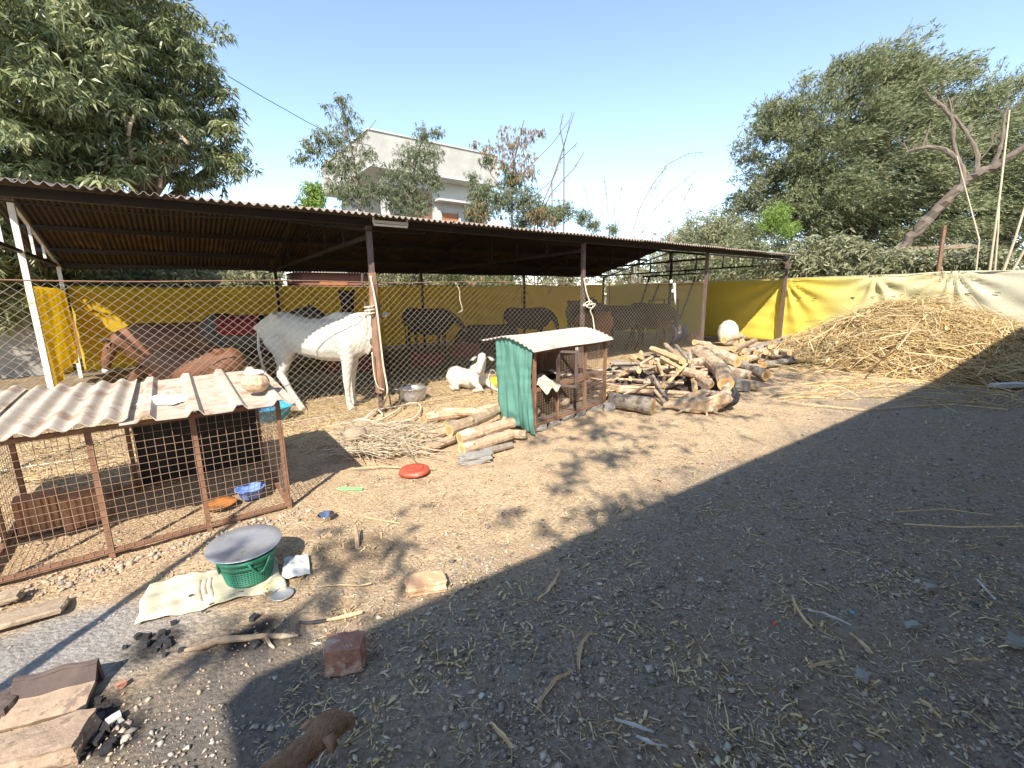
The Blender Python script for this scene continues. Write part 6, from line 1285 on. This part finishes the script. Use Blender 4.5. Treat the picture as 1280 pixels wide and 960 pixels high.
def wispy(label, stems, d, mat='bark_grey', leafpts=(), r=.026, nm='reed_clump', lm='straw', r0=0):
    r_ = root(nm, (*ray_d(stems[0][0][0], 400, d)[:2], 0), label, 'reeds', 'dry reeds behind the shed')
    for sm in stems:
        r = r*1.0; pts = [Vector((*ray_d(sm[0][0], 400, d)[:2], 0))]+[ray_d(x, y, d) for x, y in sm]; part(MB().tube(pts, [r*(1-.75*k/len(pts)) for k in range(len(pts))], 5), 'stem', M[mat], r_)
    C_ = []
    for sm in stems:
        pts = [np.array(ray_d(x, y, d)) for x, y in sm]
        for k in range(len(pts)-1):
            for t_ in np.linspace(0, 1, 7, endpoint=False):
                if k+t_ > (len(pts)-1)*.35 and random.random() < .45: C_.append(pts[k]*(1-t_)+pts[k+1]*t_)
    leaves('leaves', C_, 3, .15, .018, 1.0, .4, M[lm], r_)
    return r_
wispy('arching dry reeds rising highest above the right half of the shed roof', [[(790, 292), (800, 260), (815, 232), (835, 205), (860, 192), (880, 190)], [(793, 292), (812, 245), (825, 225), (835, 197)], [(838, 297), (848, 265), (862, 235), (868, 225)], [(840, 297), (850, 270), (868, 262), (890, 266)], [(800, 294), (818, 262), (838, 240), (870, 213)]], 19, leafpts=[(866, 228, .25), (812, 212, .15), (875, 200, .15), (835, 250, .3)], lm='eucal')
wispy('fine upright dry stalks above the roof right of the brown leaved tree', [[(755, 288), (752, 250), (750, 205)], [(762, 288), (758, 240), (755, 220)], [(770, 290), (768, 262), (765, 240)], [(775, 290), (775, 250), (778, 230)], [(745, 287), (738, 262), (732, 240), (726, 215)], [(826, 295), (829, 285), (826, 275)]], 18.5, leafpts=[(750, 215, .2), (756, 245, .4), (770, 255, .3), (738, 265, .3), (760, 275, .4)], r=.022, lm='eucal')
tree('shrub', 'grey green bush above the roof right of the brown leaved tree', (*ray_d(715, 400, 18.5)[:2], 0), LB([(705, 265, 18.5, .55), (728, 272, 18.5, .45), (680, 270, 18.5, .6), (742, 282, 18.5, .4), (655, 278, 18.5, .6), (765, 288, 18.5, .35)]), M['eucal'], .03, 900, 8, .13, .026, .2, .8, cat='shrub', surf=.6)
wispy('thin sapling with a few dark leaves rising highest beside the brown leaved tree', [[(668, 285), (680, 250), (695, 215), (706, 180), (715, 140)], [(690, 225), (700, 200), (722, 178)], [(672, 275), (690, 240), (718, 210), (730, 190)], [(705, 185), (700, 160), (704, 142)]], 18.5, 'bark', nm='sapling', lm='dryleaf', r=.03)
tree('distant_tree', 'pale hazy tree in the distance left of the acacia', (*ray_d(890, 400, 40)[:2], 0), LB([(885, 292, 40, 2.2), (860, 300, 40, 1.6), (915, 296, 40, 2), (905, 285, 40, 1.6), (930, 310, 38, 2), (840, 305, 42, 1.2)]), M['bush'], .2, 2400, 7, .32, .08, .2, .8, surf=.5)
tree('shrub', 'green bush between the house corner and the left mango tree', (*ray_d(392, 400, 18)[:2], 0), LB([(393, 240, 18, .4), (390, 255, 18, .45)]), M['limegreen'], .05, 320, 8, .15, .04, .2, .8, cat='shrub', surf=.5)
# hedge-like bushes glimpsed between the screen and the low back eave
k = 0
for (px, d, r, mt, lab) in ((95, 14.5, .75, 'acacia', 'grey green bush behind the left corner of the yellow screen'), (165, 15.5, .8, 'acacia', 'bush behind the yellow screen above the brown cow'), (235, 15, .6, 'bush', 'pale bush behind the yellow screen right of the brown cow'), (320, 14, .6, 'bush', 'pale bush behind the screen above the cow rump'), (505, 16, .8, 'bush', 'pale bush behind the screen right of the timber post'), (560, 17, 1.0, 'acacia', 'dark green bush behind the screen above the young buffalo'), (625, 18, 1.0, 'acacia', 'green bush behind the screen left of the hutch roof'), (700, 19.5, 1.1, 'bush', 'pale bush behind the screen above the hutch roof'), (780, 20, 1.1, 'bush', 'pale bush behind the screen beyond the arched dark buffalo'), (835, 20, 1.7, 'bush', 'tall pale bush seen through the end truss'), (885, 20, 1.6, 'acacia', 'green bush seen through the end truss beside the last post'), (945, 18, 1.5, 'acacia', 'dark green bush under the right tip of the roof')):
    py = 345 if px < 800 else 330
    tree('shrub', lab, (*ray_d(px, 400, d)[:2], 0), LB([(px, py, d, r), (px-18, py+8, d, r*.8), (px+18, py+6, d, r*.8)]), M[mt], .04, int(420*max(1, r)), 8, .17, .04, .3, .6, cat='shrub', surf=.5)
# tree behind the viewer whose thin crown dapples the soil
tree('street_tree', 'thin leaved tree behind the viewer that dapples the yard with shade', L(-7.9, -7.9, 0), [(L(-6.3, -6.6, 5.6), 1.0), (L(-4.9, -6.8, 5.9), 1.0), (L(-3.3, -6.9, 6.2), 1.05), (L(-7.3, -7.6, 5.2), .8), (L(-1.8, -7.2, 6.4), .9), (L(-8.6, -6.6, 4.4), .6), (L(-.3, -6.6, 6.2), .8)], M['eucal'], .022, 340, 7, .20, .05, .4, .6, surf=.6, fork=.35, limbs=3)
